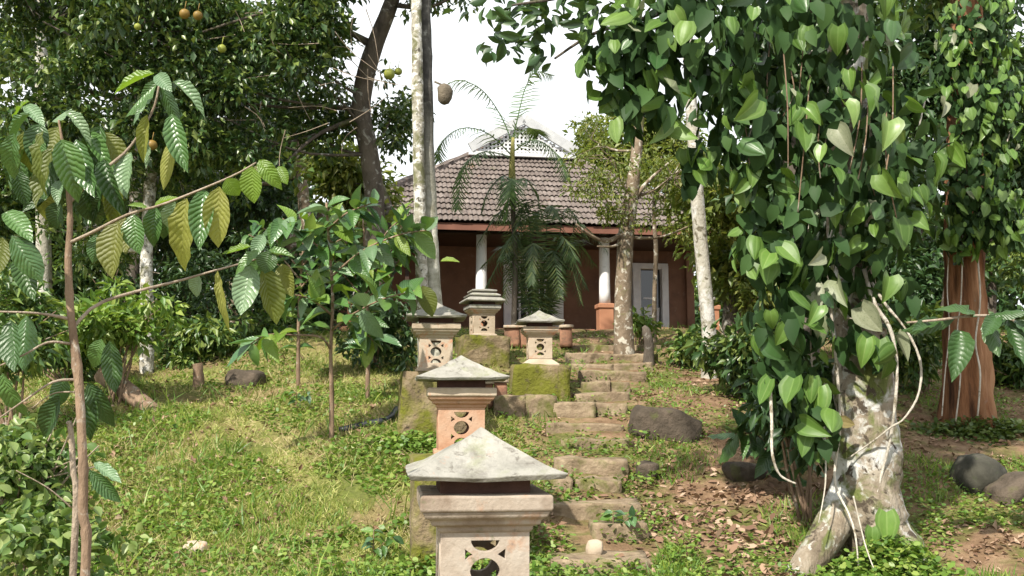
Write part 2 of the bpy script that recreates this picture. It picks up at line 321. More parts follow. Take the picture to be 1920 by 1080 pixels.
def ground_mat():
    n = NT('ground_soil'); tc_ = n.n('TexCoord'); v = tc_.outputs['Object']
    base = n.ramp(n.noise(v, 3.5, 8, .7), [(.3, (.10, .06, .035)), (.5, (.21, .135, .08)), (.7, (.33, .23, .145))])
    straw = n.ramp(n.noise(v, 22, 6, .7), [(.35, (.15, .15, .045)), (.55, (.27, .25, .095)), (.7, (.42, .35, .19))])
    green = n.ramp(n.noise(v, 14, 6, .7), [(.35, (.05, .08, .012)), (.6, (.11, .15, .025)), (.75, (.19, .22, .05))])
    fs = n.ramp(n.noise(v, .55, 4, .6), [(.42, (0, 0, 0)), (.56, (1, 1, 1))])
    sx = n.n('SeparateXYZ'); n.l(v, sx.inputs[0])
    left = n.math('MULTIPLY_ADD', sx.outputs['X'], -.45, .45, clamp=True)
    c = n.mix(n.math('MULTIPLY', left, n.math('ADD', n.math('MULTIPLY', fs, .6), .35)), base, straw)
    fg = n.ramp(n.noise(v, 1.4, 5, .65), [(.47, (0, 0, 0)), (.6, (1, 1, 1))])
    c = n.mix(n.math('MULTIPLY', fg, .75), c, green)
    n.color(c); n.b.inputs['Roughness'].default_value = .95; n.b.inputs['Specular IOR Level'].default_value = .15
    n.bump(n.math('ADD', n.noise(v, 30, 6, .7), n.noise(v, 8, 4)), .8, .04); return n.m
M['soil'] = ground_mat()

# ------------------------------------------------------------------ leaf templates and scatters
def template(outline, nu, cross=(-1, 0, 1), droop=.15, fold=.12, wave=0, lobe=0):
    """leaf of unit length along +X: list of (u, v, lift), uv, faces.  outline(u) = half width (0..0.5)"""
    V, U, Fc = [], [], []
    n = len(cross)
    for i in range(nu + 1):
        u = i / nu; h = outline(u)
        for c in cross:
            V.append((u - lobe * abs(c) * (1 - u) ** 4, h * c, -droop * u * u + fold * h * abs(c) + wave * math.sin(u * 22) * abs(c) * h))
            U.append((u, .5 + .5 * c))
    for i in range(nu):
        for k in range(n - 1):
            a = i * n + k; Fc.append((a, a + n, a + n + 1, a + 1))
    return np.array(V, float), np.array(U, float), Fc
o_oval = lambda u: .5 * math.sin(math.pi * min(max(u, 0.0), 1.0) ** .9) ** .85 if 0 < u < 1 else .015
def o_coffee(u):
    if u <= 0: return .02
    if u >= 1: return .0
    return .5 * (math.sin(math.pi * u ** .85) ** .75) * (1 if u < .86 else (1 - (u - .86) / .14 * .55))
def o_heart(u):
    if u >= 1: return .0
    if u <= .28: return .5 * (.6 + .4 * math.sin(u / .28 * math.pi / 2))
    t = (u - .28) / .72
    return .5 * (1 - t) ** .74 * (1 + .6 * t * (1 - t))
T_COFFEE = [template(o_coffee, 9, (-1, -.5, 0, .5, 1), d, f, w) for d, f, w in ((.12, .3, .05), (.34, .45, .08), (-.12, .25, .1), (.5, .15, .12), (.2, -.25, .08))]
T_HEART = [template(o_heart, 6, (-1, -.5, 0, .5, 1), d, f, w, .12) for d, f, w in ((.15, .25, .02), (.4, .4, .03), (-.08, .2, .05), (.28, -.35, .02), (.5, .7, .03), (.2, -.2, .06))]
T_BUSH = [template(o_oval, 5, (-1, 0, 1), d, f, .02) for d, f in ((.15, .3), (.4, .35), (-.1, .2))]
T_LEAF = template(o_oval, 2, (-1, 0, 1), .15, .35)
T_DIAM = (np.array([(0, 0, 0), (.45, -.5, .06), (1, 0, -.12), (.45, .5, .06)], float), np.array([(0, .5), (.45, 0), (1, .5), (.45, 1)], float), [(0, 1, 2, 3)])
T_ROUND = (np.array([(0, 0, 0), (.25, -.42, .05), (.75, -.42, .03), (1, 0, -.05), (.75, .42, .03), (.25, .42, .05)], float), np.zeros((6, 2)), [(0, 1, 2, 3, 4, 5)])
T_BLADE = (np.array([(0, -.5, 0), (0, .5, 0), (.55, -.4, -.06), (.55, .4, -.06), (1, 0, -.3)], float), np.zeros((5, 2)), [(0, 1, 3, 2), (2, 3, 4)])
def unit(a): return a / np.maximum(np.linalg.norm(a, axis=-1, keepdims=True), 1e-9)
def scatter(pos, ax, nr, L, Wd, tpl):
    """vertex / face arrays of many leaves"""
    tv, tu, tf = tpl; N = len(pos); k = len(tv)
    ax = unit(ax); side = unit(np.cross(nr, ax)); nr = np.cross(ax, side)
    L = np.broadcast_to(L, (N,)); Wd = np.broadcast_to(Wd, (N,))
    co = pos[:, None, :] + ax[:, None, :] * (tv[None, :, 0] * L[:, None])[..., None] + side[:, None, :] * (tv[None, :, 1] * Wd[:, None])[..., None] + nr[:, None, :] * (tv[None, :, 2] * L[:, None])[..., None]
    return co.reshape(-1, 3), tf, k, N
def mesh_np(name, parts, mat, parent=None, smooth=True, base=None):
    """parts: list of scatter() results -> one mesh object"""
    vs_, li, ls, lt = [], [], [], []; vo = 0; lo = 0
    for co, tf, k, N in parts:
        vs_.append(co); offs = (np.arange(N) * k)[:, None]
        flat = np.concatenate([np.array(f) for f in tf]); sizes = np.array([len(f) for f in tf])
        li.append((offs + flat[None, :]).ravel() + vo)
        st = np.concatenate([[0], np.cumsum(sizes)[:-1]])
        ls.append(((np.arange(N) * len(flat))[:, None] + st[None, :]).ravel() + lo); lt.append(np.tile(sizes, N))
        vo += len(co); lo += N * len(flat)
    v = np.concatenate(vs_); li = np.concatenate(li); ls = np.concatenate(ls); lt = np.concatenate(lt)
    off = np.array(wloc(parent)) if parent is not None else (np.array(base) if base is not None else np.zeros(3))
    v = v - off
    me = bpy.data.meshes.new(name); me.vertices.add(len(v)); me.vertices.foreach_set('co', v.astype(np.float32).ravel())
    me.loops.add(len(li)); me.loops.foreach_set('vertex_index', li.astype(np.int32))
    me.polygons.add(len(ls)); me.polygons.foreach_set('loop_start', ls.astype(np.int32)); me.polygons.foreach_set('loop_total', lt.astype(np.int32))
    me.polygons.foreach_set('use_smooth', np.full(len(ls), smooth))
    me.materials.append(mat); me.update(calc_edges=True)
    o = bpy.data.objects.new(name, me); COL.objects.link(o); o.parent = parent
    if parent is None and base is not None: o.location = Vector(base)
    return o
_LM = {}
def leafmesh(kind, var, mat):
    key = (kind, var, mat)
    if key not in _LM:
        V, U, Fc = {'coffee': T_COFFEE, 'heart': T_HEART, 'bush': T_BUSH}[kind][var]
        me = bpy.data.meshes.new(kind + '_leaf'); me.from_pydata([tuple(p) for p in V], [], Fc)
        uvl = me.uv_layers.new(name='UVMap'); vi = np.zeros(len(me.loops), np.int32); me.loops.foreach_get('vertex_index', vi)
        uvl.data.foreach_set('uv', U[vi].astype(np.float32).ravel())
        me.polygons.foreach_set('use_smooth', [True] * len(me.polygons)); me.materials.append(M[mat]); me.update(); _LM[key] = me
    return _LM[key]
def leaf(root, kind, mat, p, tip, width, facing, var=None, name='leaf'):
    """one leaf object from its base point to its tip, blade facing 'facing'"""
    p = Vector(p); ax = Vector(tip) - p; L = ax.length; ax.normalize()
    nr = Vector(facing); side = nr.cross(ax)
    if side.length < 1e-3: side = ax.orthogonal()
    side.normalize(); nr = ax.cross(side)
    nv = len({'coffee': T_COFFEE, 'heart': T_HEART, 'bush': T_BUSH}[kind])
    me = leafmesh(kind, random.randrange(nv) if var is None else var, mat)
    o = bpy.data.objects.new(name, me); COL.objects.link(o); o.parent = root
    m = Matrix((ax * L, side * width, nr * L)).transposed().to_4x4(); m.translation = p - wloc(root)
    o.matrix_basis = m
    return o
def sphere_dirs(n):
    return unit(rng.normal(size=(n, 3)))
def clump_leaves(centers, per, r, L, ar, tpl, droop=.5, out=None, jitter=.9, flat=.7):
    """leaves gathered in clumps round the centres"""
    C = np.repeat(np.asarray(centers), per, axis=0); N = len(C)
    off = sphere_dirs(N) * (rng.random((N, 1)) ** .5) * r * np.repeat(rng.uniform(.6, 1.3, len(centers)), per)[:, None]
    off[:, 2] *= flat
    pos = C + off
    ax = unit(off) + sphere_dirs(N) * jitter; ax[:, 2] -= droop
    if out is not None: ax += np.repeat(out, per, axis=0) * .5
    nr = sphere_dirs(N) * .6; nr[:, 2] += .8
    Ls = L * rng.uniform(.65, 1.3, N)
    return scatter(pos, ax, nr, Ls, Ls * ar * rng.uniform(.8, 1.2, N), tpl)
def blob_points(c, r, n, hollow=.45, cut=None):
    """clump centres in a ragged ellipsoid"""
    d = sphere_dirs(n * 2); rad = (hollow + (1 - hollow) * rng.random(n * 2)) * (1 + .25 * np.sin(d[:, 0] * 5 + c[0]) * np.cos(d[:, 2] * 6 + c[1]))
    p = np.asarray(c) + d * rad[:, None] * np.asarray(r)
    # open gaps: drop clumps where a coarse wave is low
    w = np.sin(p[:, 0] * 2.1 + c[2]) + np.sin(p[:, 2] * 2.6 + c[0]) + np.sin(p[:, 1] * 1.7 + 1) + rng.normal(size=n * 2) * .7
    return p[np.argsort(-w)[:n]]
def ell(px, py, d, rx, ry, rd=None):
    c = W(px, py, d); return (tuple(c), (px2m(rx, d), rd or px2m((rx + ry) / 2, d), px2m(ry, d)))
def tree(name, label, cat, trunk_pts, radii, bark_m, leaf_m, blobs, n_clump, per, clump_r, L, ar=.45, tpl=T_LEAF, branches=None, lump=.08, sides=12, n=24, group=None, droop=.5, base=None, twig_frac=.5, hollow=.45, clear=0, limb=.12):
    """trunk (with limbs) and crown; trunk_pts in world space, first point on the ground"""
    b = Vector(base if base is not None else trunk_pts[0])
    root = empty(name, b, label, cat, group)
    P = spline(trunk_pts, n); rr = [np.interp(i / (n - 1), np.linspace(0, 1, len(radii)), radii) for i in range(n)]
    m = MB(); m.tube(P, rr, sides, lump)
    clumps = []
    tot = sum(bl[1][0] * bl[1][2] for bl in blobs) or 1
    for c, r in blobs:
        k = max(3, int(n_clump * r[0] * r[2] / tot)); pts = blob_points(c, r, k, hollow)
        if clear: pts = np.array([q for q in pts if min(math.hypot(q[0] - t_.x, q[2] - t_.z) for t_ in P) > clear or q[1] > P[0].y + .3])
        clumps.append(pts)
        # a limb from the trunk into this part of the crown, with twigs
        start = min(P[len(P) // 3:], key=lambda q: (q - Vector(c) + Vector((0, 0, r[2] * .8))).length)
        mid = (start + Vector(c)) / 2 + Vector((0, 0, -.1 * (Vector(c) - start).length))
        lr = max(.015, min(rr[-1] if rr[-1] > .03 else .04, limb))
        m.tube(spline([start, mid, Vector(c)], 8), lin(lr, lr * .4, 8), 6, .1)
        for q in pts[: int(k * twig_frac)]:
            q = Vector(q); m.tube(spline([Vector(c) + (q - Vector(c)) * .12, (Vector(c) + q) / 2 + Vector((random.uniform(-.2, .2), random.uniform(-.2, .2), random.uniform(-.1, .25))), q], 4), lin(lr * .35, .006, 4), 4, cap=False)
    for br in branches or []:
        m.tube(spline(br[0], 9), lin(br[1], br[1] * .35, 9), 7, .1)
    m.build('trunk', bark_m, root, smooth=True)
    if clumps:
        mesh_np('crown', [clump_leaves(np.concatenate(clumps), per, clump_r, L, ar, tpl, droop)], leaf_m, root)
    return root

# ================================================================== THE SETTING
def make_ground():
    xs = np.unique(np.concatenate([np.linspace(-90, -12, 30), np.linspace(-12, 12, 181), np.linspace(12, 90, 30)]))
    ys = np.unique(np.concatenate([np.linspace(-12, 4, 12), np.linspace(4, 24, 161), np.linspace(24, 60, 40), np.linspace(60, 220, 20)]))
    X, Y = np.meshgrid(xs, ys); Z = gz(X, Y)
    Z = Z + rng.normal(size=Z.shape) * .008 * ((Y > 4) & (Y < 24) & (abs(X) < 12))
    nx, ny = len(xs), len(ys)
    v = np.stack([X, Y, Z], -1).reshape(-1, 3)
    i = np.arange(nx - 1)[None, :] + np.arange(ny - 1)[:, None] * nx
    f = np.stack([i, i + 1, i + 1 + nx, i + nx], -1).reshape(-1, 4)
    me = bpy.data.meshes.new('ground'); me.from_pydata(v.tolist(), [], f.tolist()); me.materials.append(M['soil'])
    me.polygons.foreach_set('use_smooth', [True] * len(me.polygons))
    o = bpy.data.objects.new('ground', me); COL.objects.link(o); o['kind'] = 'structure'
make_ground()

# ================================================================== THE HOUSE
FLOOR = 3.27
HO = W(996, 420, 22.0); EZ = HO.z - FLOOR
house = empty('house', (HO.x, HO.y, FLOOR), 'orange walled house with brown tiled roof and white gable vent above the steps', 'house', rz=R(8.5))
HW, RUN, RISE, GB, GR, GX = 4.7, 3.9, 2.5, 1.42, .82, .42
def hb(name, mat, boxes, parent=None, bevel=.006):
    m = MB()
    for c, s in boxes: m.box(c, s)
    return m.build(name, M[mat], parent or house, world=False, bevel=bevel)
WY = 2.4
hb('veranda_floor', 'veranda', [((0, 1.25, -.25), (9.4, 2.1, .5))])
# openings: french window x -.3..1.2, door x 2.72..3.92
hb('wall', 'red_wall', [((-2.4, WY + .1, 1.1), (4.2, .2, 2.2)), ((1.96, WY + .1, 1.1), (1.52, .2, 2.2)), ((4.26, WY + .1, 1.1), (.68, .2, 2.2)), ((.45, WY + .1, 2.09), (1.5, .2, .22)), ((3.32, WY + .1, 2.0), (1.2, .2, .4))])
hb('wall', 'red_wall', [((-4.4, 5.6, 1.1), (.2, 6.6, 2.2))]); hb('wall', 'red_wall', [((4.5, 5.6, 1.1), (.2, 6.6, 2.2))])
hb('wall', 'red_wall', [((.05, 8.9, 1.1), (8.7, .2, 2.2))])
hb('ceiling', 'dark_wood', [((0, 5, EZ - .14), (9.1, 8.9, .05))])
hb('inner_floor', 'dark_wood', [((0, 5.7, -.03), (8.6, 6.2, .06))])
wn_ = hb('window', 'blue_white', [((-.17, WY + .04, .98), (.26, .3, 1.96)), ((1.07, WY + .04, .98), (.26, .3, 1.96)), ((.45, WY + .04, 1.9), (.98, .26, .13)), ((.45, WY + .04, .03), (.98, .26, .06))])
m = MB()
for x in (.12, .3, .45, .6, .78): m.box((x, WY + .06, .95), (.05 if x != .45 else .07, .05, 1.76))
for z in (.36, .66, .96, 1.26, 1.56): m.box((.45, WY + .062, z), (.97, .036, .04))
m.build('muntin', M['blue_white'], wn_, world=False)
hb('pane', 'glass', [((.45, WY + .1, .95), (.97, .012, 1.78))], wn_, 0)
dr_ = hb('door_frame', 'blue_white', [((2.79, WY + .04, .85), (.12, .28, 1.9)), ((3.1, WY + .04, .85), (.2, .28, 1.9)), ((3.84, WY + .04, .85), (.17, .28, 1.9)), ((3.32, WY + .04, 1.79), (1.2, .26, .14))])
hb('door_leaf', 'dark_wood', [((2.92, WY + .1, .85), (.16, .05, 1.74))], dr_)
gl_ = hb('door_glass', 'glass', [((3.47, WY + .1, .85), (.55, .03, 1.74))], dr_, 0)
m = MB(); m.box((3.5, WY + .06, .36), (.4, .015, .78), Matrix.Rotation(R(3), 3, 'Y')); m.build('white_panel', M['paper'], dr_, world=False)  # plain white panel over the lower door glass
hb('sign_strip', 'paper', [((3.45, WY + .072, .98), (.3, .012, .04))], dr_, 0)
hb('post', 'dark_wood', [((-2.75, .75, EZ / 2 - .1), (.09, .09, EZ + .1))])
for x in (-3.9, -1.05, 1.86, 4.42):
    m = MB(); m.tube([(x, .7, .62), (x, .7, .9), (x, .7, EZ - .2), (x, .7, EZ - .05)], [.135, .13, .12, .125], 18)
    c = m.build('column', M['white_paint'], house, world=False, smooth=True)
    m = MB(); m.rings([(.17, .17, -.2), (.17, .17, .52), (.2, .2, .53), (.2, .2, .62), (.15, .15, .64)])
    for i in range(len(m.v)): m.v[i] = (m.v[i][0] + x, m.v[i][1] + .7, m.v[i][2])
    m.build('column_base', M['base_orange'], c, world=False, bevel=.012)
# roof: underlay slopes, fascia, hips, tiles
ap = lambda s: [(-HW, 0), (HW, 0)]
D2 = RUN * 2 + 2.6; zt = EZ + RISE
m = MB()
e = [(-HW, 0, EZ), (HW, 0, EZ), (HW, D2, EZ), (-HW, D2, EZ)]; t = [(GX - GB, RUN, zt), (GX + GB, RUN, zt), (GX + GB, D2 - RUN, zt), (GX - GB, D2 - RUN, zt)]
r1, r2 = (GX, RUN, zt + GR), (GX, D2 - RUN, zt + GR)
vs_ = [(x, y, z - .07) for x, y, z in e + t + [r1, r2]]
m.add(vs_, [(0, 1, 5, 4), (1, 2, 6, 5), (2, 3, 7, 6), (3, 0, 4, 7), (5, 6, 9, 8), (7, 4, 8, 9), (6, 7, 9)])
roof = m.build('roof', M['dark_wood'], house, world=False)
m = MB(); m.box((0, .0, EZ - .1), (HW * 2, .05, .16)); m.box((-HW, D2 / 2, EZ - .1), (.05, D2, .16)); m.box((HW, D2 / 2, EZ - .1), (.05, D2, .16)); m.build('fascia', M['fascia'], roof, world=False)
def tile_mesh(w, l):
    prof = [(-.5, .0), (-.36, .024), (-.22, .026), (-.1, .002), (.02, .0), (.14, .024), (.28, .026), (.4, .002), (.5, 0)]
    V, Fc = [], []
    for yy, dz in ((0, .062), (l, .0)):
        V += [(x * w, yy, z + dz) for x, z in prof]
    n = len(prof); Fc += [(i, i + 1, i + 1 + n, i + n) for i in range(n - 1)]
    V += [(x * w, 0, z + .062 - .016) for x, z in prof]; Fc += [(i + 2 * n, i + 1 + 2 * n, i + 1, i) for i in range(n - 1)]
    return V, Fc
TW, TL, EXP = .232, .44, .352
tV, tF = tile_mesh(TW + .012, TL); tme = bpy.data.meshes.new('roof_tile'); tme.from_pydata(tV, [], tF); tme.materials.append(M['tile'])
def slope_rows(a, b, c, d):
    """tile frames on a slope: a,b eave corners, d,c upper corners"""
    a, b, c, d = (Vector(q) for q in (a, b, c, d)); ex = (b - a).normalized(); mid = (a + b) / 2
    up = ((d + c) / 2 - mid); up = (up - ex * up.dot(ex)); L = up.length; up.normalize(); nz = ex.cross(up)
    out = []; rows = int(L / EXP) + 1
    for r in range(rows):
        s = r * EXP - .06; f = max(0, min(1, (s + .15) / L)); lo = (d - mid).dot(ex) * f + (a - mid).dot(ex) * (1 - f); hi = (c - mid).dot(ex) * f + (b - mid).dot(ex) * (1 - f)
        k = math.ceil((lo + .02) / TW - .5 * (r % 2)); x = (k + .5 * (r % 2)) * TW
        while x + TW * .3 < hi:
            p = mid + ex * (x + TW / 2 + random.uniform(-.006, .006)) + up * (s + random.uniform(-.012, .012)) + nz * .01
            tw = Matrix((ex, up, nz)).transposed() @ Matrix.Rotation(random.gauss(0, .018), 3, 'Z') @ Matrix.Rotation(R(2.2) + random.gauss(0, .012), 3, 'X')
            mm = tw.to_4x4(); mm.translation = p; out.append((r, mm)); x += TW
    return out
fr = slope_rows(e[0], e[1], t[1], t[0]); fr.sort(key=lambda q: q[0])
for r_, mm in fr[:298]:
    o = bpy.data.objects.new('roof_tile', tme); COL.objects.link(o); o.parent = roof; o.matrix_basis = mm
rest = fr[298:] + slope_rows(e[1], e[2], t[2], t[1]) + slope_rows(e[3], e[0], t[0], t[3]) + slope_rows(t[1], t[2], r2, r1) + slope_rows(t[3], t[0], r1, r2)
m = MB()
for r_, mm in rest: m.add([mm @ Vector(q) for q in tV], tF)
o = m.build('roof_tiles', M['tile'], roof, world=False); o['kind'] = 'stuff'
for a, b in ((e[0], t[0]), (e[1], t[1]), (e[2], t[2]), (e[3], t[3])):
    m = MB(); a, b = Vector(a) + Vector((0, 0, .04)), Vector(b) + Vector((0, 0, .04)); m.tube(lin(a, b, 14), [.1 + .015 * (i % 2) for i in range(14)], 8)
    m.build('hip_tile', M['tile'], roof, world=False)
# gable vent
hb('gable_board', 'dark_wood', [((GX, RUN + .35, zt + .2), (2.3, .05, .5))])
m = MB(); bz = zt + .04
def gh(x): return max(0, (GB - .12 - abs(x)) * GR / GB)
for i in range(-13, 14):
    x = i * .105; h = gh(x)
    if h > .03: m.box((GX + x, RUN - .22, bz + .06 + h / 2), (.05, .04, h))
for j in range(0, 8):
    z = .05 + j * .105; w = GB - .12 - z * GB / GR
    if w > .05: m.box((GX, RUN - .222, bz + .06 + z), (w * 2, .03, .048))
m.box((GX, RUN - .25, bz), (GB * 2 + .1, .14, .1)); m.build('gable_lattice', M['lattice_white'], house, world=False)
for s in (-1, 1):
    m = MB(); a, b = Vector((GX + s * (GB + .02), 0, bz + .12)), Vector((GX + s * .0, 0, bz + GR + .14)); ln = (b - a).length; ang = math.atan2((b - a).z, (b - a).x)
    m.box(((a.x + b.x) / 2, RUN - .3, (a.z + b.z) / 2 + .02), (ln, .09, .27), Matrix.Rotation(-ang, 3, 'Y'))
    m.build('bargeboard', M['weathered_white'], house, world=False, bevel=.01)
# low masonry in front of the house
def stone(name, mat, c, size, rz=0, tilt=(0, 0), rnd=.25, amp=.06, cuts=5, freq=2.0, seed=0, parent=None, sub=False):
    """irregular stone: a box part-rounded and roughened; c = centre"""
    import bmesh
    from mathutils import noise as nz_
    bm = bmesh.new(); bmesh.ops.create_cube(bm, size=1); bmesh.ops.subdivide_edges(bm, edges=bm.edges[:], cuts=cuts, use_grid_fill=True)
    s = Vector(size); mn = min(size)
    rot = Euler((tilt[0], tilt[1], rz)).to_matrix()
    for v in bm.verts:
        p = v.co.copy(); q = p.normalized() * .62
        p = p.lerp(q, rnd); w = Vector((p.x * s.x, p.y * s.y, p.z * s.z))
        k = Vector((seed * 7.3, seed * 3.1, seed * 1.7))
        w += nz_.noise_vector(w * freq + k) * amp + nz_.noise_vector(w * freq * 3 + k) * amp * .35 + nz_.noise_vector(w * freq * 8 + k) * amp * .14
        v.co = rot @ w
    me = bpy.data.meshes.new(name); bm.to_mesh(me); bm.free(); me.materials.append(M[mat])
    me.polygons.foreach_set('use_smooth', [True] * len(me.polygons))
    o = bpy.data.objects.new(name, me); COL.objects.link(o); o.parent = parent
    o.location = Vector(c) - (wloc(parent) if parent else Vector())
    return o

# ================================================================== STEPS
st = empty('stone_steps', gp(1120, 1060), 'worn stone steps climbing through weeds from the bottom of the slope to the house', 'steps')
SR = [(1030, 1222, 1052, 1078, .5), (1110, 1216, 990, 1018, .35), (1028, 1205, 946, 976, .45), (1020, 1170, 906, 922, .4), (1040, 1180, 866, 892, .4), (1052, 1190, 828, 843, .4), (1022, 1172, 797, 810, .4),
      (1040, 1180, 757, 783, .45), (1078, 1182, 737, 756, .4), (1090, 1182, 716, 735, .4), (1085, 1215, 698, 715, .4), (1070, 1225, 682, 694, .45), (1060, 1235, 664, 676, .45), (1050, 1240, 648, 658, .5)]
STEP_Y = []
for i, (x0, x1, y0, y1, dp) in enumerate(SR):
    g = gp((x0 + x1) / 2, y1); d = g.y; a, b = W(x0, y1, d), W(x1, y1, d); h = px2m(y1 - y0, d) * .9; STEP_Y.append((d, a.x, b.x))
    nseg = 2 if i in (3, 7, 9, 11, 12) else 1
    cuts = sorted([0, 1] + [random.uniform(.35, .65)] * (nseg == 2) + ([random.uniform(.28, .38), random.uniform(.62, .72)] if nseg == 3 else []))
    for q in range(nseg):
        xa, xb = a.x + (b.x - a.x) * cuts[q], a.x + (b.x - a.x) * cuts[q + 1]
        stone('stone_slab', 'step_stone', ((xa + xb) / 2, d + dp / 2 + random.uniform(-.03, .03), g.z + h / 2 - .06 + random.uniform(-.015, .015)), (xb - xa - .015, dp, h + .16), random.uniform(-.03, .03), (random.uniform(-.03, .03), random.uniform(-.03, .03)), .03, .03, 8, 3.5, i * 4 + q, st)
kb = empty('stone_kerb', gp(985, 782), 'low stone kerb of squared blocks running left from the steps below the small lantern', 'kerb')
for i, (x0, x1, y0, y1) in enumerate([(925, 985, 757, 783), (985, 1042, 756, 782)]):
    g = gp((x0 + x1) / 2, y1); a, b = W(x0, y1, g.y), W(x1, y1, g.y)
    stone('kerb_block', 'step_stone', ((a.x + b.x) / 2, g.y + .2, g.z + .08), (b.x - a.x - .02, .4, .4), .05, (0, 0), .06, .04, 5, 3, 60 + i, kb)
for nm, lab, bl in (('brick_ledge', 'low orange brick ledge with pale caps behind the small pyramid roofed lantern', [(945, 975, 612, 640), (975, 1002, 612, 641), (1050, 1074, 612, 640)]),
                    ('brick_stub', 'broken red brick pier stub behind the second lantern from the front', [(895, 925, 716, 752), (925, 952, 714, 752)])):
    g = gp(bl[0][0], bl[0][3] + 12); r_ = empty(nm, g, lab, 'low wall')
    for i, (x0, x1, y0, y1) in enumerate(bl):
        a, b = W(x0, y1, g.y), W(x1, y0, g.y)
        stone('masonry_block', 'terracotta_dark', ((a.x + b.x) / 2, g.y + .15, (a.z + b.z) / 2 - .06), (b.x - a.x - .015, .34, b.z - a.z + .08), 0, (0, 0), .04, .02, 4, 3, 70 + i, r_)
        stone('cap_stone', 'terracotta_light', ((a.x + b.x) / 2, g.y + .14, b.z), (b.x - a.x + .02, .4, .05), 0, (0, 0), .05, .012, 3, 3, 80 + i, r_)

# ================================================================== LANTERNS ON PLINTHS
def panel_mesh(w, h, th, k):
    """pierced panel in the xz plane: a lens, an eye and an inverted lens with small triangles between"""
    cu = bpy.data.curves.new('panel', 'CURVE'); cu.dimensions = '2D'; cu.fill_mode = 'BOTH'; cu.extrude = th / 2; cu.bevel_depth = .003
    def poly(ps):
        s = cu.splines.new('POLY'); s.points.add(len(ps) - 1); s.use_cyclic_u = True
        for q, (x, y) in zip(s.points, ps): q.co = (x, y, 0, 1)
    poly([(-w / 2, 0), (w / 2, 0), (w / 2, h), (-w / 2, h)])
    R_ = k
    arc = lambda cx, cy, rx, ry, a0, a1, n=12: [(cx + rx * math.cos(R(a0 + (a1 - a0) * i / n)), cy + ry * math.sin(R(a0 + (a1 - a0) * i / n))) for i in range(n + 1)]
    c = h * .53
    for cy, a0, a1 in ((c + R_ * 1.78, 180, 360), (c - R_ * 1.78, 0, 180)): poly(arc(0, cy, R_ * .86, R_ * .72, a0, a1))
    eye = arc(0, c - R_ * .14, R_ * .92, R_ * .92, 12, 168) + arc(0, c + R_ * .14, R_ * .92, R_ * .92, 192, 348); poly(eye)
    for sx in (-1, 1):
        for sy in (-1, 1):
            q = [(R_ * .66, R_ * .95), (R_ * 1.2, R_ * .6), (R_ * 1.2, R_ * 1.32)]
            ps = [(sx * x, c + sy * y) for x, y in q]; poly(ps if sx * sy > 0 else ps[::-1])
    ob = bpy.data.objects.new('tmp', cu); COL.objects.link(ob)
    me = bpy.data.meshes.new_from_object(ob.evaluated_get(bpy.context.evaluated_depsgraph_get()))
    bpy.data.objects.remove(ob); bpy.data.curves.remove(cu); me.transform(Matrix.Rotation(math.pi / 2, 4, 'X')); return me
def roof_bm(hw, h, flare=True, lip=.022, n=8):
    """concave pyramid with a worn lip, roughened edges"""
    from mathutils import noise as nz_
    m = MB(); prof = []
    prof += [(hw * .97, -lip), (hw, -lip * .2)]
    for i in range(n + 1):
        f = i / n; w = hw * (1 - f); z = h * (f ** 1.18 if flare else f); prof.append((max(w, .006), z))
    per = 10; vs_ = []
    for w, z in prof:
        for s in range(4):
            for k in range(per):
                u = -1 + 2 * k / per; p = [(u, -1), (1, u), (-u, 1), (-1, -u)][s]
                q = Vector((p[0] * w, p[1] * w, z))
                # slight sag at mid-edge and worn irregular lip
                e_ = w / hw
                q.z += .012 * e_ * (abs(u) ** 3 if abs(p[1]) == 1 else abs(u) ** 3)
                q += nz_.noise_vector(q * 9 + Vector((hw * 31, 0, 0))) * .008 + nz_.noise_vector(q * 28) * .004
                vs_.append(q)
    c = 4 * per; fs = [(i * c + k, i * c + (k + 1) % c, (i + 1) * c + (k + 1) % c, (i + 1) * c + k) for i in range(len(prof) - 1) for k in range(c)]
    fs += [tuple(range(c))[::-1], tuple(range((len(prof) - 1) * c, len(prof) * c))]
    return m.add(vs_, fs)
LGROUP = 'stone lanterns beside the steps'; PGROUP = 'stone plinths under the lanterns'
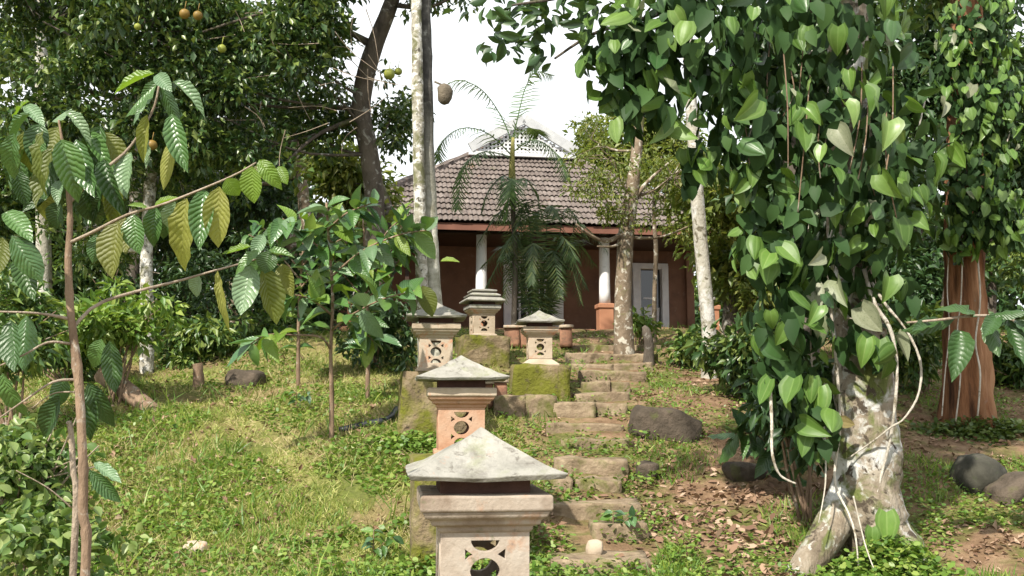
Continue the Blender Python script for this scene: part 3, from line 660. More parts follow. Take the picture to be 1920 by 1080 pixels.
def lantern(label, base, yaw, s, body='terracotta', cap='terracotta', skirt=False, tiers=1, roofk=1.0, capmat=None):
    root = empty('garden_lantern', base, label, 'lantern', LGROUP, yaw); z = 0.0
    def ring(name, mat, prof, bevel=.006):
        m = MB(); m.rings([(a * s, a * s, b) for a, b in prof]); return m.build(name, M[mat], root, world=False, bevel=bevel * s)
    if skirt:
        ring('base', cap, [(.31, 0), (.31, .03 * s), (.28, .05 * s), (.235, .085 * s), (.2, .11 * s), (.19, .13 * s)]); z = .125 * s
    else:
        ring('base', body, [(.235, 0), (.235, .04 * s), (.2, .05 * s)]); z = .045 * s
    bh, bw = .36 * s, .4 * s; th = .035 * s
    pm = panel_mesh(bw - .004, bh, th, .078 * s); pm.materials.clear(); pm.materials.append(M[body])
    for k in range(4):
        o = bpy.data.objects.new('pierced_panel', pm); COL.objects.link(o); o.parent = root
        w = bw / 2 - th / 2; a = k * math.pi / 2
        o.matrix_basis = Matrix.Rotation(a, 4, 'Z') @ Matrix.Translation((0, -w - .002 * (k % 2), z)) @ (Matrix.Diagonal(((1 if k % 2 == 0 else (bw - 2 * th) / bw), 1, 1, 1)))
    z += bh
    ring('moulding', body, [(.2, z - .002), (.215, z + .012 * s), (.215, z + .03 * s), (.245, z + .04 * s), (.25, z + .06 * s), (.275, z + .075 * s), (.285, z + .1 * s), (.265, z + .102 * s)]); z += .1 * s
    ring('cap', capmat or cap, [(.288, z), (.297, z + .008 * s), (.297, z + .068 * s), (.285, z + .076 * s)]); z += .076 * s
    ring('neck', 'neck_shade_brown', [(.205, z - .002), (.205, z + .085 * s)], .003); z += .072 * s
    if tiers == 1:
        m = roof_bm(.352 * s * roofk, .205 * s); o = m.build('roof', M['lantern_roof'], root, world=False, smooth=False)
        for q in o.data.vertices: q.co.z += z + .012
    else:
        for j, (w0, w1, h0, h1) in enumerate(((.36, .26, 0, .1), (.29, .2, .1, .18))):
            ring('roof_tier', 'lantern_roof', [(w0, z + h0 * s - .012), (w0 + .01, z + h0 * s + .012), (w1 + .03, z + (h1 - .03) * s), (w1 - .02, z + (h1 - .03) * s), (w1 - .03, z + h1 * s)], .008)
        ring('roof_cap', 'lantern_roof', [(.22, z + .175 * s), (.24, z + .185 * s), (.235, z + .21 * s), (.12, z + .235 * s)], .008)
    return root
def plinth(label, c, w, ztop, rz, seed, mat='mossy_stone', dz=.25):
    g = min(G(c.x, c.y - w / 2), G(c.x, c.y)); h = ztop - g + dz
    o = stone('stone_plinth', mat, (c.x, c.y, ztop - h / 2), (w, w, h), rz, (0, 0), .05, .045, 9, 2.6, seed)
    tag(o, label, 'plinth', PGROUP)
LT = [  # px, apex y, depth, yaw, scale, kwargs, lantern label, plinth label, plinth width
    (903, 803, 4.75, R(7), 1.0, dict(body='terracotta', cap='terracotta'), 'nearest and largest stone lantern with weathered grey pyramid roof, cut off by the bottom edge', 'mossy plinth under the nearest lantern, below the bottom edge', .8),
    (864, 667, 8.8, R(6), 1.0, dict(body='terracotta_orange', cap='terracotta_light', roofk=1.13), 'orange stone lantern second from the front, its body partly hidden by the nearest roof', 'yellow mossy plinth under the second lantern from the front', .84),
    (817, 566, 12.0, R(7), .98, dict(body='terracotta_light', cap='terracotta_light', roofk=1.05), 'pale stone lantern standing against the foot of the twin trunked palm', 'tall plinth with bright yellow moss in front of the twin palm trunk', .84),
    (1011, 583, 14.0, R(4), .83, dict(body='terracotta_light', cap='terracotta_light', skirt=True, roofk=1.13), 'small pyramid roofed lantern with flared foot on a squat block beside the upper steps', 'squat mossy block beside the upper steps carrying the small flared lantern', .8),
    (904, 543, 16.5, R(14), .9, dict(body='terracotta_light', cap='lantern_roof', tiers=2), 'farthest lantern with two stacked flat roof tiers in front of the white column', 'dark green mossy plinth under the two tiered farthest lantern', .8)]
for i, (px, ya, d, yaw, s, kw, la, lp, pw) in enumerate(LT):
    apex = W(px, ya, d); ht = ((.125 if kw.get('skirt') else .045) + .36 + .1 + .076 + .072) * s + (.215 if kw.get('tiers', 1) == 1 else .235) * s
    base = apex - Vector((0, 0, ht)); lantern(la, base, yaw, s, **kw)
    plinth(lp, Vector((base.x, base.y, 0)), pw, base.z + .004, yaw, 100 + i)

# ================================================================== STONES AND DEAD WOOD
def rock(name, label, cat, px, py, d, w, h, dp, mat, rz=0, tilt=(0, 0), rnd=.5, seed=0, amp=.07):
    c = W(px, py, d); o = stone(name, mat, (c.x, c.y + dp / 2, c.z), (px2m(w, d), dp, px2m(h, d)), rz, tilt, rnd, amp, 7, 2.2, seed); tag(o, label, cat); return o
g = gp(1250, 830)
rock('boulder', 'long dark angular boulder lying right of the steps', 'boulder', 1253, 803, g.y, 120, 62, .6, 'dark_rock', .1, (0, R(12)), .22, 201)
g = gp(1850, 925); rock('boulder', 'round dark boulder on the shaded slope near the right edge', 'boulder', 1850, 897, g.y, 80, 66, .42, 'grey_rock', .4, (0.1, .2), .8, 202, .08)
g = gp(1905, 945); rock('boulder', 'brown mossy boulder at the right edge, partly out of frame', 'boulder', 1912, 928, g.y, 90, 48, .5, 'dark_rock', 0, (0, R(-15)), .6, 203)
g = gp(452, 728); rock('boulder', 'low reddish brown stone in the grass at the foot of the left bushes', 'boulder', 452, 714, g.y, 66, 34, .4, 'dark_rock', 0, (0, 0), .6, 204)
g = gp(362, 1045); rock('stone', 'small pale flat stone in the lawn near the bottom left', 'stone', 360, 1030, g.y, 38, 20, .16, 'terracotta_light', 0, (.2, .1), .6, 205, .02)
g = gp(1116, 1048); rock('stone', 'small yellowish stone standing above the lowest step', 'stone', 1116, 1032, g.y, 26, 34, .12, 'terracotta_light', 0, (0, .1), .7, 206, .02)
g = gp(1010, 622 + 60)
for i, (px, py, w, h, lab) in enumerate([(1210, 885, 34, 40, 'dark mossy stump of stone half hidden in weeds right of the middle steps'), (1405, 890, 80, 28, 'low brown mound stone in the shade left of the vine covered trunk')]):
    g = gp(px, py + h / 2); rock('boulder', lab, 'boulder', px, py, g.y, w, h, .3, 'dark_rock', 0, (0, 0), .6, 220 + i)
def stick(name, label, cat, pts, rad, mat, sides=9, n=14, lump=.1):
    m = MB(); P = spline(pts, n); m.tube(P, [np.interp(i / (n - 1), np.linspace(0, 1, len(rad)), rad) for i in range(n)], sides, lump)
    o = m.build(name, M[mat], smooth=True); rebase(o, P[0]); tag(o, label, cat); return o
a = gp(285, 772); stick('fallen_log', 'rotting brown log leaning out of the undergrowth at far left', 'log', [W(292, 768, a.y) + Vector((0, 0, -.05)), W(240, 735, a.y + .3), W(198, 702, a.y + .7)], [.1, .13, .15], 'bark_brown', 12)
a = gp(372, 726); stick('tree_stump', 'small brown stump stub standing left of the low reddish stone', 'stump', [a - Vector((0, 0, .1)), W(372, 700, a.y), W(370, 682, a.y)], [.09, .075, .07], 'bark_brown')
a = gp(1216, 684); stick('tree_stump', 'slim dark broken stump beside the upper steps near the mottled trunk', 'stump', [a - Vector((0, 0, .1)), W(1217, 650, a.y), W(1212, 622, a.y), W(1206, 612, a.y)], [.1, .08, .075, .03], 'bark_dark')
a = gp(640, 810); stick('water_pipe', 'black water pipe lying in the grass left of the mossy plinth', 'pipe', [gp(636, 808) + Vector((0, 0, .0)), gp(690, 801) + Vector((0, 0, .03)), gp(728, 793) + Vector((0, 0, .04)), gp(744, 776) + Vector((0, 0, .05))], [.045] * 4, 'pipe', lump=0)

# ================================================================== TREES
UP = Vector((0, 0, 1))
def gx(px, d): x = W(px, 700, d).x; return Vector((x, d, G(x, d)))
# citrus tree with the crooked trunk
b = gx(705, 16.5)
citrus = tree('citrus_tree', 'dense citrus tree with a crooked dark trunk and round fruits, left of the house', 'tree',
    [b - Vector((0, 0, .2)), W(703, 520, 16.5), W(702, 380, 16.5), W(690, 270, 16.4), W(676, 215, 16.3), W(684, 150, 16.2), W(706, 75, 16), W(735, 0, 15.8), W(760, -110, 15.6)],
    [.24, .18, .17, .165, .16, .16, .145, .13, .09], 'bark_dark' and M['bark_dark'], M['leaf_citrus'],
    [ell(270, 60, 14.6, 260, 150), ell(80, 40, 14.5, 190, 170), ell(520, 30, 15.2, 170, 140), ell(420, 220, 15, 200, 110), ell(590, 250, 16.6, 90, 90), ell(745, 190, 16.9, 40, 120), ell(190, 260, 15.4, 200, 120), ell(760, -60, 15.6, 130, 110), ell(400, -160, 15, 420, 160)],
    640, 60, .4, .135, .52, base=b, twig_frac=.12, clear=.3, limb=.03,
    branches=[([W(690, 260, 16.4), W(640, 190, 16), W(560, 130, 15.2), W(470, 90, 14.8)], .03), ([W(700, 90, 16.1), W(620, 40, 15.5), W(520, 20, 15), W(380, 60, 14.5)], .05), ([W(745, 10, 15.8), W(800, 14, 15.6), W(850, -5, 15.4)], .045), ([W(676, 220, 16.3), W(600, 250, 16), W(540, 300, 15.5)], .05)])
for i, (px, py, d, r, mt) in enumerate([(346, 26, 13.2, 12, 'orange_fruit'), (371, 29, 13.2, 11, 'orange_fruit'), (285, 272, 13.6, 12, 'orange_fruit'), (730, 139, 15.6, 13, 'green_fruit'), (416, 91, 13.6, 10, 'green_fruit'), (747, 134, 15.7, 9, 'green_fruit'), (258, 50, 13.4, 8, 'green_fruit')]):
    m = MB(); c = W(px, py, d); rr = px2m(r * .82, d); k = 9
    m.tube([c + Vector((0, 0, rr * math.cos(math.pi * (1 - j / (k - 1))))) for j in range(k)], [max(.004, rr * 1.04 * math.sin(math.pi * j / (k - 1))) for j in range(k)], 12, .03)
    m.tube([c + Vector((0, 0, rr * .95)), c + Vector((.01, .02, rr + .12))], .006, 5)
    m.build('fruit', M[mt], citrus, smooth=True)
m = MB()
for _ in range(34):
    px, py, dd = random.uniform(440, 690), random.uniform(0, 260), random.uniform(14, 15.5); a = random.uniform(-.6, 3.4); l = random.uniform(40, 110)
    q = [W(px, py, dd), W(px + l * .5 * math.cos(a) + random.uniform(-10, 10), py + l * .5 * math.sin(a), dd + .1), W(px + l * math.cos(a), py + l * math.sin(a) + random.uniform(-14, 14), dd + random.uniform(-.2, .2))]
    m.tube(spline(q, 6), lin(.008, .003, 6), 4, cap=False)
m.build('twigs', M['twig'], citrus, smooth=True)['kind'] = 'stuff'
# twin trunked palm beside the third lantern
ab = gx(802, 13.6); root = empty('areca_palm', ab, 'tall twin trunked palm with pale lichen bark rising behind the third lantern', 'palm tree')
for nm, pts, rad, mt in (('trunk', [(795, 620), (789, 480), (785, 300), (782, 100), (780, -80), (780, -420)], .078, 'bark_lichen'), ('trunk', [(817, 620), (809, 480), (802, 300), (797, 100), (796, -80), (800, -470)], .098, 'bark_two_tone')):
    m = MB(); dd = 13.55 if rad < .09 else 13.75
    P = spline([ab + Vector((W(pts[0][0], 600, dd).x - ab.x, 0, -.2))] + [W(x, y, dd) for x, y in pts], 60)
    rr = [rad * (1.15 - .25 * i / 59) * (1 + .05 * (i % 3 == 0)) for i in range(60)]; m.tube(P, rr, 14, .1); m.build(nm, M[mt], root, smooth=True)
def frond_parts(P, n, L, wd, droop=.6, spread=.9, tipk=.35):
    """leaflets along a rachis path"""
    m = len(P); pos, ax, nr, LL = [], [], [], []
    for i in range(n):
        t = .12 + .88 * i / (n - 1); k = min(int(t * (m - 1)), m - 2); f = t * (m - 1) - k
        p = P[k].lerp(P[k + 1], f); tg = (P[k + 1] - P[k]).normalized(); sd_ = tg.cross(UP)
        sd_ = sd_.normalized() if sd_.length > .05 else Vector((1, 0, 0)); up = sd_.cross(tg)
        for s in (-1, 1):
            a = (tg * (.55 + .3 * t) + sd_ * s * spread + up * .25 - UP * droop * random.uniform(.6, 1.3)).normalized()
            pos.append(p); ax.append(a); nr.append(up + sd_ * s * -.4); LL.append(L * (math.sin(math.pi * min(1, .12 + t * .82)) ** .6) * random.uniform(.85, 1.15))
    return scatter(np.array(pos), np.array(ax), np.array(nr), np.array(LL), wd, T_BLADE)
def tube_part(P, rad, sides=5):
    m = MB(); m.tube(P, rad, sides, cap=False); return (np.array([tuple(q) for q in m.v]), m.f, len(m.v), 1)
def frond(root, pts, n=26, L=.5, wd=.03, droop=.6, mat='palm_green', rr=.014):
    P = spline(pts, 14); return mesh_np('frond', [tube_part(P, lin(rr, rr * .3, 14)), frond_parts(P, n, L, wd, droop)], M[mat], root, smooth=False)
for tip, hub in (((500, -420), (782, -420)), ((1000, -480), (800, -470)), ((800, -640), (795, -460)), ((640, -600), (785, -430))):
    a, c = W(*hub, 13.6), W(*tip, 13.4); frond(root, [a, (a + c) / 2 + UP * .5, c - UP * .2], 22, .5, .04)
m = MB(); c = W(833, 178, 13.5)
m.tube([c + Vector((-.02, 0, .16)), c + Vector((-.01, 0, .12)), c + Vector((0, 0, .05)), c + Vector((0, 0, -.05)), c + Vector((-.01, 0, -.1)), c + Vector((-.02, 0, -.13))], [.03, .085, .105, .095, .075, .04], 14, .22)
m.tube([c + Vector((-.02, 0, .14)), c + Vector((-.14, .02, .2))], .015, 6)
o = m.build('wasp_nest', M['brown_fruit'], smooth=True); rebase(o, c); tag(o, 'rough brown rounded lump hanging on the right side of the twin palm trunk', 'nest')
# slender palm in front of the roof
pb = gx(963, 18.6); palm = empty('young_palm', pb, 'slender young palm with arching feathery fronds in front of the roof', 'palm tree')
hub = W(961, 310, 18.6)
m = MB(); P = spline([pb - UP * .1, W(966, 480, 18.6), W(962, 400, 18.6), W(961, 345, 18.6)], 20); m.tube(P, lin(.055, .045, 20), 8, .05); m.build('trunk', M['bark_dark'], palm, smooth=True)
m = MB(); m.tube(spline([W(961, 350, 18.6), W(960, 320, 18.6), W(961, 285, 18.6), W(962, 258, 18.6)], 8), [.06, .075, .07, .06, .05, .045, .035, .03], 9); m.build('crownshaft', M['palm_stem'], palm, smooth=True)
for pts in ([(960, 292, 0), (915, 250, -.3), (868, 240, -.6), (832, 262, -.8), (822, 300, -.9)], [(962, 262, 0), (972, 215, 0), (985, 165, .2), (1003, 135, .2), (1032, 140, .3)], [(960, 265, 0), (938, 215, .2), (905, 170, .3), (862, 150, .3), (828, 165, .3)],
            [(962, 285, 0), (1000, 262, -.3), (1040, 285, -.6), (1062, 335, -.8)], [(960, 295, 0), (905, 285, -.7), (868, 320, -1), (858, 390, -1.1)], 
            [(960, 345, 0), (942, 330, -.3), (915, 360, -.4), (905, 395, -.4)], [(962, 345, 0), (985, 335, -.3), (1005, 365, -.3), (1015, 400, -.3)], [(961, 350, 0), (960, 335, -.5), (955, 365, -.7), (950, 410, -.7)], [(962, 262, 0), (990, 240, .8), (1010, 250, 1.2)]):
    frond(palm, [W(x, y, 18.6 + dz) for x, y, dz in pts], 32, .44, .03, .5)
# bushy palm clump in front of the columns
cb = gx(1012, 18.9); clump = empty('palm_clump', cb, 'low bushy palm clump with many green fronds hiding the french window', 'palm tree')
for i, (x0, tx, ty, dz) in enumerate([(1000, 892, 452, -.3), (1005, 930, 425, -.8), (1010, 972, 415, -.6), (1012, 1040, 415, -.5), (1016, 1090, 430, -.6), (1020, 1128, 470, -.3), (1018, 1112, 540, -.7), (1004, 912, 540, -.7), (1000, 940, 575, -.5), (1020, 1080, 580, -.5), (1010, 1005, 440, .5), (1008, 945, 490, -.7), (1016, 1078, 490, -.8), (1006, 985, 545, -.9), (1018, 1045, 550, -.9), (1002, 905, 490, .4), (1022, 1115, 500, .4)]):
    a = W(x0, 612, 18.9); tx += random.uniform(-14, 14); c = W(tx, ty + random.uniform(-15, 15), 18.9 + dz); top = W((x0 * .45 + tx * .55), min(ty - 25, 480) - random.uniform(0, 35), 18.9 + dz * .5)
    frond(clump, [a, a.lerp(top, .6), top, c], 40, random.uniform(.36, .5), .024, random.uniform(.5, 1.1), 'palm_dark', .013)
for x in (1000, 1008, 1016, 1024):
    m = MB(); m.tube(spline([Vector((W(x, 600, 18.9).x, 18.9, cb.z - .1)), W(x, 560, 18.9), W(x + (x - 1012) * .6, 500, 18.9)], 8), lin(.035, .02, 8), 6); m.build('stem', M['palm_stem'], clump, smooth=True)
# slim trunks around the house
b = gx(1172, 17.2)
tree('mottled_tree', 'forked tree with brown and white mottled bark right of the white column', 'tree', [b - UP * .2, W(1168, 560, 17.2), W(1172, 470, 17.2), W(1178, 400, 17.2), W(1190, 320, 17.2), W(1198, 230, 17.3), W(1206, 120, 17.4)], [.19, .15, .145, .135, .11, .09, .06], M['bark_mottled'], M['leaf_light'],
     [ell(1150, 300, 16.8, 75, 60), ell(1120, 350, 16.6, 60, 40), ell(1260, 330, 17.4, 90, 75), ell(1180, 400, 16.8, 80, 30), ell(1300, 420, 17.2, 60, 40), ell(1110, 262, 17.6, 40, 40)], 90, 42, .26, .09, .42, base=b, limb=.03, branches=[([W(1176, 430, 17.2), W(1140, 452, 17), W(1105, 440, 16.8), W(1080, 420, 16.6)], .05), ([W(1172, 450, 17.2), W(1150, 462, 17), W(1120, 462, 16.7)], .035), ([W(1184, 380, 17.2), W(1215, 340, 17.2), W(1260, 300, 17.3)], .05)])
b = gx(1328, 15.2)
tree('white_bark_tree', 'straight slim tree with bright white lichen bark standing right of the door', 'tree', [b - UP * .2, W(1330, 640, 15.2), W(1318, 500, 15.2), W(1308, 380, 15.2), W(1300, 250, 15.3), W(1290, 100, 15.4), W(1285, -100, 15.5)], [.13, .115, .11, .105, .1, .09, .07], M['bark_white'], M['leaf_mid'],
     [ell(1285, -160, 15.5, 160, 90)], 40, 40, .3, .12, base=b, lump=.05)
b = gx(1228, 19.3)
tree('slim_sapling', 'very thin brown sapling stem standing in front of the dark door', 'tree', [b - UP * .1, W(1227, 560, 19.3), W(1230, 470, 19.3), W(1226, 400, 19.3), W(1230, 330, 19.3)], [.05, .045, .045, .04, .03], M['bark_mottled'], M['leaf_light'], [ell(1235, 345, 19.2, 70, 45)], 26, 34, .25, .1, base=b, lump=.05)
b = gx(276, 15.8)
tree('pale_trunk_tree', 'straight slim tree with pale grey trunk standing behind the branch of the left coffee plant', 'tree', [b - UP * .2, W(276, 600, 15.8), W(275, 460, 15.8), W(284, 300, 15.9), W(288, 180, 16), W(300, 20, 16.1)], [.12, .105, .1, .095, .08, .06], M['bark_lichen'], M['leaf_mid'],
     [ell(300, 330, 16.6, 150, 80), ell(180, 420, 17, 160, 80)], 70, 46, .35, .13, base=b, lump=.05)
b = gx(80, 17.5)
tree('bare_pole_tree', 'tall pale bare trunk rising in the top left corner behind the leaves', 'tree', [b - UP * .2, W(82, 500, 17.5), W(80, 300, 17.4), W(78, 120, 17.3), W(76, -20, 17.2), W(76, -200, 17.2)], [.15, .13, .12, .11, .1, .08], M['bark_white'], M['leaf_mid'],
     [ell(90, -230, 17.3, 150, 80)], 40, 42, .35, .13, base=b, lump=.06)
# the wood behind: each tree its own
BG = [  # px, d, trunk top y, crown blobs, leaf, clumps, label
    (520, 24, 200, [(470, 330, 150, 90), (420, 200, 190, 120)], 'leaf_mid', 90, 'dark broadleaf tree behind the citrus crown, second from the left of the wood'),
    (330, 26, 150, [(330, 430, 200, 110), (240, 330, 200, 140)], 'leaf_dark', 120, 'shady tree deep in the wood behind the pale grey trunk'),
    (120, 23, 120, [(110, 380, 220, 130), (60, 520, 200, 110)], 'leaf_mid', 130, 'bushy tree behind the left coffee plant at the left edge'),
    (-120, 20, 60, [(-120, 250, 240, 240), (-60, 560, 200, 120)], 'leaf_mid', 120, 'broad tree mostly outside the left edge of the view'),
    (640, 27, 260, [(640, 470, 140, 60)], 'leaf_far', 60, 'smaller tree left of the house wall behind the bush'),
    (430, 32, 250, [(430, 540, 260, 110), (640, 560, 160, 80)], 'leaf_dark', 110, 'low spreading tree in the darkest part of the wood left of the house'),
    (1230, 31, 200, [(1190, 275, 110, 70), (1120, 300, 60, 55)], 'leaf_light', 110, 'yellow green tree rising behind the right slope of the roof'),
    (1420, 30, 220, [(1420, 380, 150, 120), (1380, 500, 130, 90)], 'leaf_mid', 100, 'leafy tree behind the right end of the house'),
    (1620, 26, 160, [(1640, 480, 200, 150), (1560, 300, 180, 150)], 'leaf_dark', 140, 'dark tree directly behind the vine covered trunk'),
    (1860, 27, 120, [(1880, 440, 120, 110), (1880, 180, 200, 220)], 'leaf_mid', 150, 'tree behind the red barked trunk near the right edge'),
    (2080, 22, 120, [(2080, 350, 220, 260), (2050, 560, 180, 90)], 'leaf_mid', 120, 'broad tree mostly outside the right edge of the view'),
    (230, 20, 0, [(170, 150, 230, 120), (60, 90, 160, 110), (330, 60, 200, 110)], 'leaf_mid', 80, 'tall tree behind the citrus crown reaching out of the top of the view'),
    (560, 21, 40, [(460, 60, 180, 120), (520, 160, 80, 60), (420, 330, 150, 90)], 'leaf_dark', 100, 'dark tall tree between the citrus trunk and the pale grey trunk'),
    (1780, 18, 40, [(1800, 90, 170, 150), (1660, 120, 130, 150), (1900, 260, 110, 150)], 'leaf_dark', 150, 'tall dark tree filling the top right corner behind the small leaved vine'),
    (706, 19.3, 330, [(672, 370, 50, 50), (630, 330, 45, 60), (690, 430, 35, 40)], 'leaf_light', 34, 'small yellowish tree hiding the left end of the roof'),
    (1385, 18.4, 330, [(1350, 380, 80, 60), (1390, 480, 70, 80), (1300, 350, 60, 40)], 'leaf_light', 60, 'yellow green tree hiding the right end of the roof and veranda'),
    (1500, 12.6, -60, [(1500, 110, 170, 170), (1580, 340, 120, 130), (1470, 330, 80, 80)], 'leaf_dark', 110, 'dark leafy tree standing close behind the large vine'),
    (1720, 20, 330, [(1700, 560, 130, 110), (1640, 640, 120, 60)], 'leaf_dark', 110, 'low leafy tree between the two vine covered trunks'),
]
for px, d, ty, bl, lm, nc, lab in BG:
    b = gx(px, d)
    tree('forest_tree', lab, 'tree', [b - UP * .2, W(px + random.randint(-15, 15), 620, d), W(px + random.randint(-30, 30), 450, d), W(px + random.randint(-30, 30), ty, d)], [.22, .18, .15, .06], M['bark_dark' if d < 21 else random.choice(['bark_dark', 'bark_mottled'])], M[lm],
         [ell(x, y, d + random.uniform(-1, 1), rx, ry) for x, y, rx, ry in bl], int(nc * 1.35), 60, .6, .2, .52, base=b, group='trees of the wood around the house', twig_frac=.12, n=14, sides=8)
# far wood reading as one mass
def far_wood():
    parts = []
    for x0, x1, h in ((-60, -9, 9), (10, 60, 9), (-12, 12, 3.6)):
        n = int((x1 - x0) * 90); x = rng.uniform(x0, x1, n); y = 46 + rng.uniform(-5, 6, n) + .1 * abs(x); z = gz(x, y) + rng.random(n) ** 1.2 * (h + 2 * np.sin(x * .5) + 1.2 * np.sin(x * 1.3 + 1))
        parts.append(clump_leaves(np.stack([x, y, z], -1), 9, 1.0, .5, .6, T_DIAM, .4))
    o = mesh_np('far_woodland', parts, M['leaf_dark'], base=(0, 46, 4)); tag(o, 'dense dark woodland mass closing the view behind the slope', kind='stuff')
far_wood()

# ------------------------------------------------------------------ the two vine covered trunks on the right
bb = gx(1632, 8.9)
big = empty('large_tree', bb, 'thick trunk with white lichen patches wrapped in a large leaved vine, right of the steps', 'tree')
m = MB()
P = spline([bb + Vector((.08, 0, -.3)), bb + Vector((.05, 0, .05)), W(1632, 960, 8.9), W(1626, 840, 8.95), W(1618, 700, 9.0), W(1604, 560, 9.05), W(1595, 380, 9.1), W(1590, 150, 9.15), W(1585, -150, 9.2), W(1585, -420, 9.3)], 70)
tt = [0, .08, .16, .28, .4, .52, .7, 1]; rv = [.40, .345, .30, .285, .27, .23, .2, .17]
m.tube(P, [np.interp(i / 69, tt, rv) * (1 + .05 * math.sin(i * .9) + .03 * math.sin(i * 2.3)) for i in range(70)], 28, .07)
tr_ = m.build('trunk', M['bark_big'], big, smooth=True)
def root_flare(pts, r0, r1):
    m = MB(); m.tube(spline(pts, 12), lin(r0, r1, 12), 10, .1); m.build('root', M['bark_big'], big, smooth=True)
root_flare([W(1622, 850, 9.02), W(1590, 930, 8.92), W(1550, 1005, 8.78), W(1495, 1085, 8.6), W(1450, 1150, 8.5)], .19, .12)
root_flare([W(1650, 900, 9.0), W(1672, 980, 8.85), bb + Vector((.28, -.2, -.12))], .14, .12)
root_flare([W(1632, 900, 8.95), W(1640, 1000, 8.7), bb + Vector((.05, -.42, -.14))], .14, .1)
for pts, r in (([W(1590, 100, 9.1), W(1480, -60, 8.6), W(1300, -150, 8.2), W(1120, -170, 8)], .12), ([W(1590, -60, 9.1), W(1700, -180, 9.2), W(1880, -260, 9.4)], .12), ([W(1590, -200, 9.2), W(1560, -380, 8.4), W(1500, -500, 7.6)], .1), ([W(1450, -80, 8.5), W(1250, 20, 8.3), W(1120, 60, 8.2), W(1040, 110, 8.1)], .03), ([W(1300, -120, 8.2), W(1100, -20, 8.0), W(960, 10, 7.9)], .03)):
    m = MB(); m.tube(spline(pts, 14), lin(r, r * .3, 14), 8, .08); m.build('limb', M['bark_dark'], big, smooth=True)
cl_ = np.concatenate([blob_points(*ell(1180, -190, 8.2, 280, 120), 60), blob_points(*ell(1700, -260, 9.2, 350, 150), 80), blob_points(*ell(1450, -360, 8, 320, 150), 60)])
mesh_np('crown', [clump_leaves(cl_, 42, .4, .15, .45, T_LEAF)], M['leaf_dark'], big)
tp, ta = [], []
for px, py, n_, sp in ((985, 25, 40, 55), (1040, 40, 34, 45), (945, 75, 18, 28), (1010, 95, 12, 30), (925, 105, 5, 16), (1060, 10, 20, 40), (1130, 20, 25, 50)):
    for _ in range(n_): tp.append(tuple(W(px + random.gauss(0, sp), py + random.gauss(0, sp * .4), random.uniform(7.7, 8.3)))); ta.append((random.gauss(-.3, .8), random.gauss(0, .5), random.gauss(-.4, .5)))
tp = np.array(tp); nrm = rng.normal(size=tp.shape) + np.array([0, -.8, .6])
mesh_np('spray', [scatter(tp, np.array(ta), nrm, rng.uniform(.1, .2, len(tp)), rng.uniform(.055, .09, len(tp)), T_BUSH[0])], M['leaf_dark'], big)['kind'] = 'stuff'

def vine_leaves(root, blobs, n_obj, n_fill, size, mats, view=Vector((0, -1, .15)), fillmat='pepper_shade', mind=.0):
    """heart leaves hung on the outside of the vine's masses; the front ones are objects, the rest one mesh"""
    tot = sum(w for _, w in blobs); acc = []
    for (c, r), w in blobs:
        c = Vector(c); k = int(n_obj * w / tot); tries = 0; got = 0
        while got < k and tries < 4000:
            tries += 1
            d = Vector(sphere_dirs(1)[0])
            if d.y > .25: continue
            rad = random.uniform(.8, 1.05); p = c + Vector((d.x * r[0], d.y * r[1], d.z * r[2])) * rad
            if any((p - q).length < mind for q, _ in acc): continue
            acc.append((p, d)); got += 1
    for p, d in acc:
        L = size * random.choice([.5, .65, .8, .9, 1, 1.1, 1.2]) * random.uniform(.9, 1.08)
        tip = Vector((d.x * .35 + random.gauss(0, .45), -.25 + d.y * .25 + random.gauss(0, .4), -1 + random.gauss(0, .4))).normalized()
        fac = Vector((d.x * .8 + random.gauss(0, .65), d.y * .7 - .3 + random.gauss(0, .45), .45 + d.z * .4 + random.gauss(0, .4)))
        mt = random.choices(mats[0], mats[1])[0]
        leaf(root, 'heart', mt, p, p + tip * L, L * random.uniform(.66, .92), fac)
    pos, ax, nr = [], [], []
    for (c, r), w in blobs:
        k = int(n_fill * w / tot); d = sphere_dirs(k); rad = rng.uniform(.35, .92, (k, 1)); pos.append(np.asarray(c) + d * rad * np.asarray(r))
        ax.append(np.stack([rng.normal(0, .4, k), rng.normal(-.1, .4, k), -1 + rng.normal(0, .4, k)], -1)); nr.append(d + rng.normal(size=(k, 3)) * .5 + np.array([0, -.4, .3]))
    pos = np.concatenate(pos); k = len(pos); L = size * rng.uniform(.6, 1.1, k)
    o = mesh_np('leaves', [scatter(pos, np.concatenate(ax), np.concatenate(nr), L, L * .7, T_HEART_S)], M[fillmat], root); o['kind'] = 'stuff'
    return acc
T_HEART_S = template(o_heart, 3, (-1, 0, 1), .2, .2)
vine = empty('pepper_vine', bb + Vector((-.1, -.4, 0)), 'large vine with big heart shaped leaves cascading over the thick lichen patched trunk', 'vine')
VB = [(ell(1530, 60, 8.4, 180, 130, .8), 46), (ell(1300, 70, 8.1, 140, 130, .6), 52), (ell(1165, 95, 8.0, 85, 110, .4), 34), (ell(1215, 195, 8.0, 80, 60, .35), 14), (ell(1400, 240, 8.3, 120, 130, .6), 40), (ell(1555, 270, 8.4, 150, 160, .7), 50),
      (ell(1470, 420, 8.4, 110, 120, .5), 36), (ell(1680, 230, 8.8, 100, 190, .5), 24), (ell(1640, 400, 8.6, 90, 90, .45), 18), (ell(1480, 560, 8.5, 90, 110, .4), 24), (ell(1470, 680, 8.6, 85, 75, .35), 14), (ell(1300, 310, 8.2, 36, 60, .2), 6), (ell(1690, 560, 8.8, 50, 60, .3), 4), (ell(1590, 500, 8.6, 90, 80, .35), 16), (ell(1620, 640, 8.6, 70, 50, .3), 8), (ell(1530, 790, 8.6, 45, 70, .3), 8)]
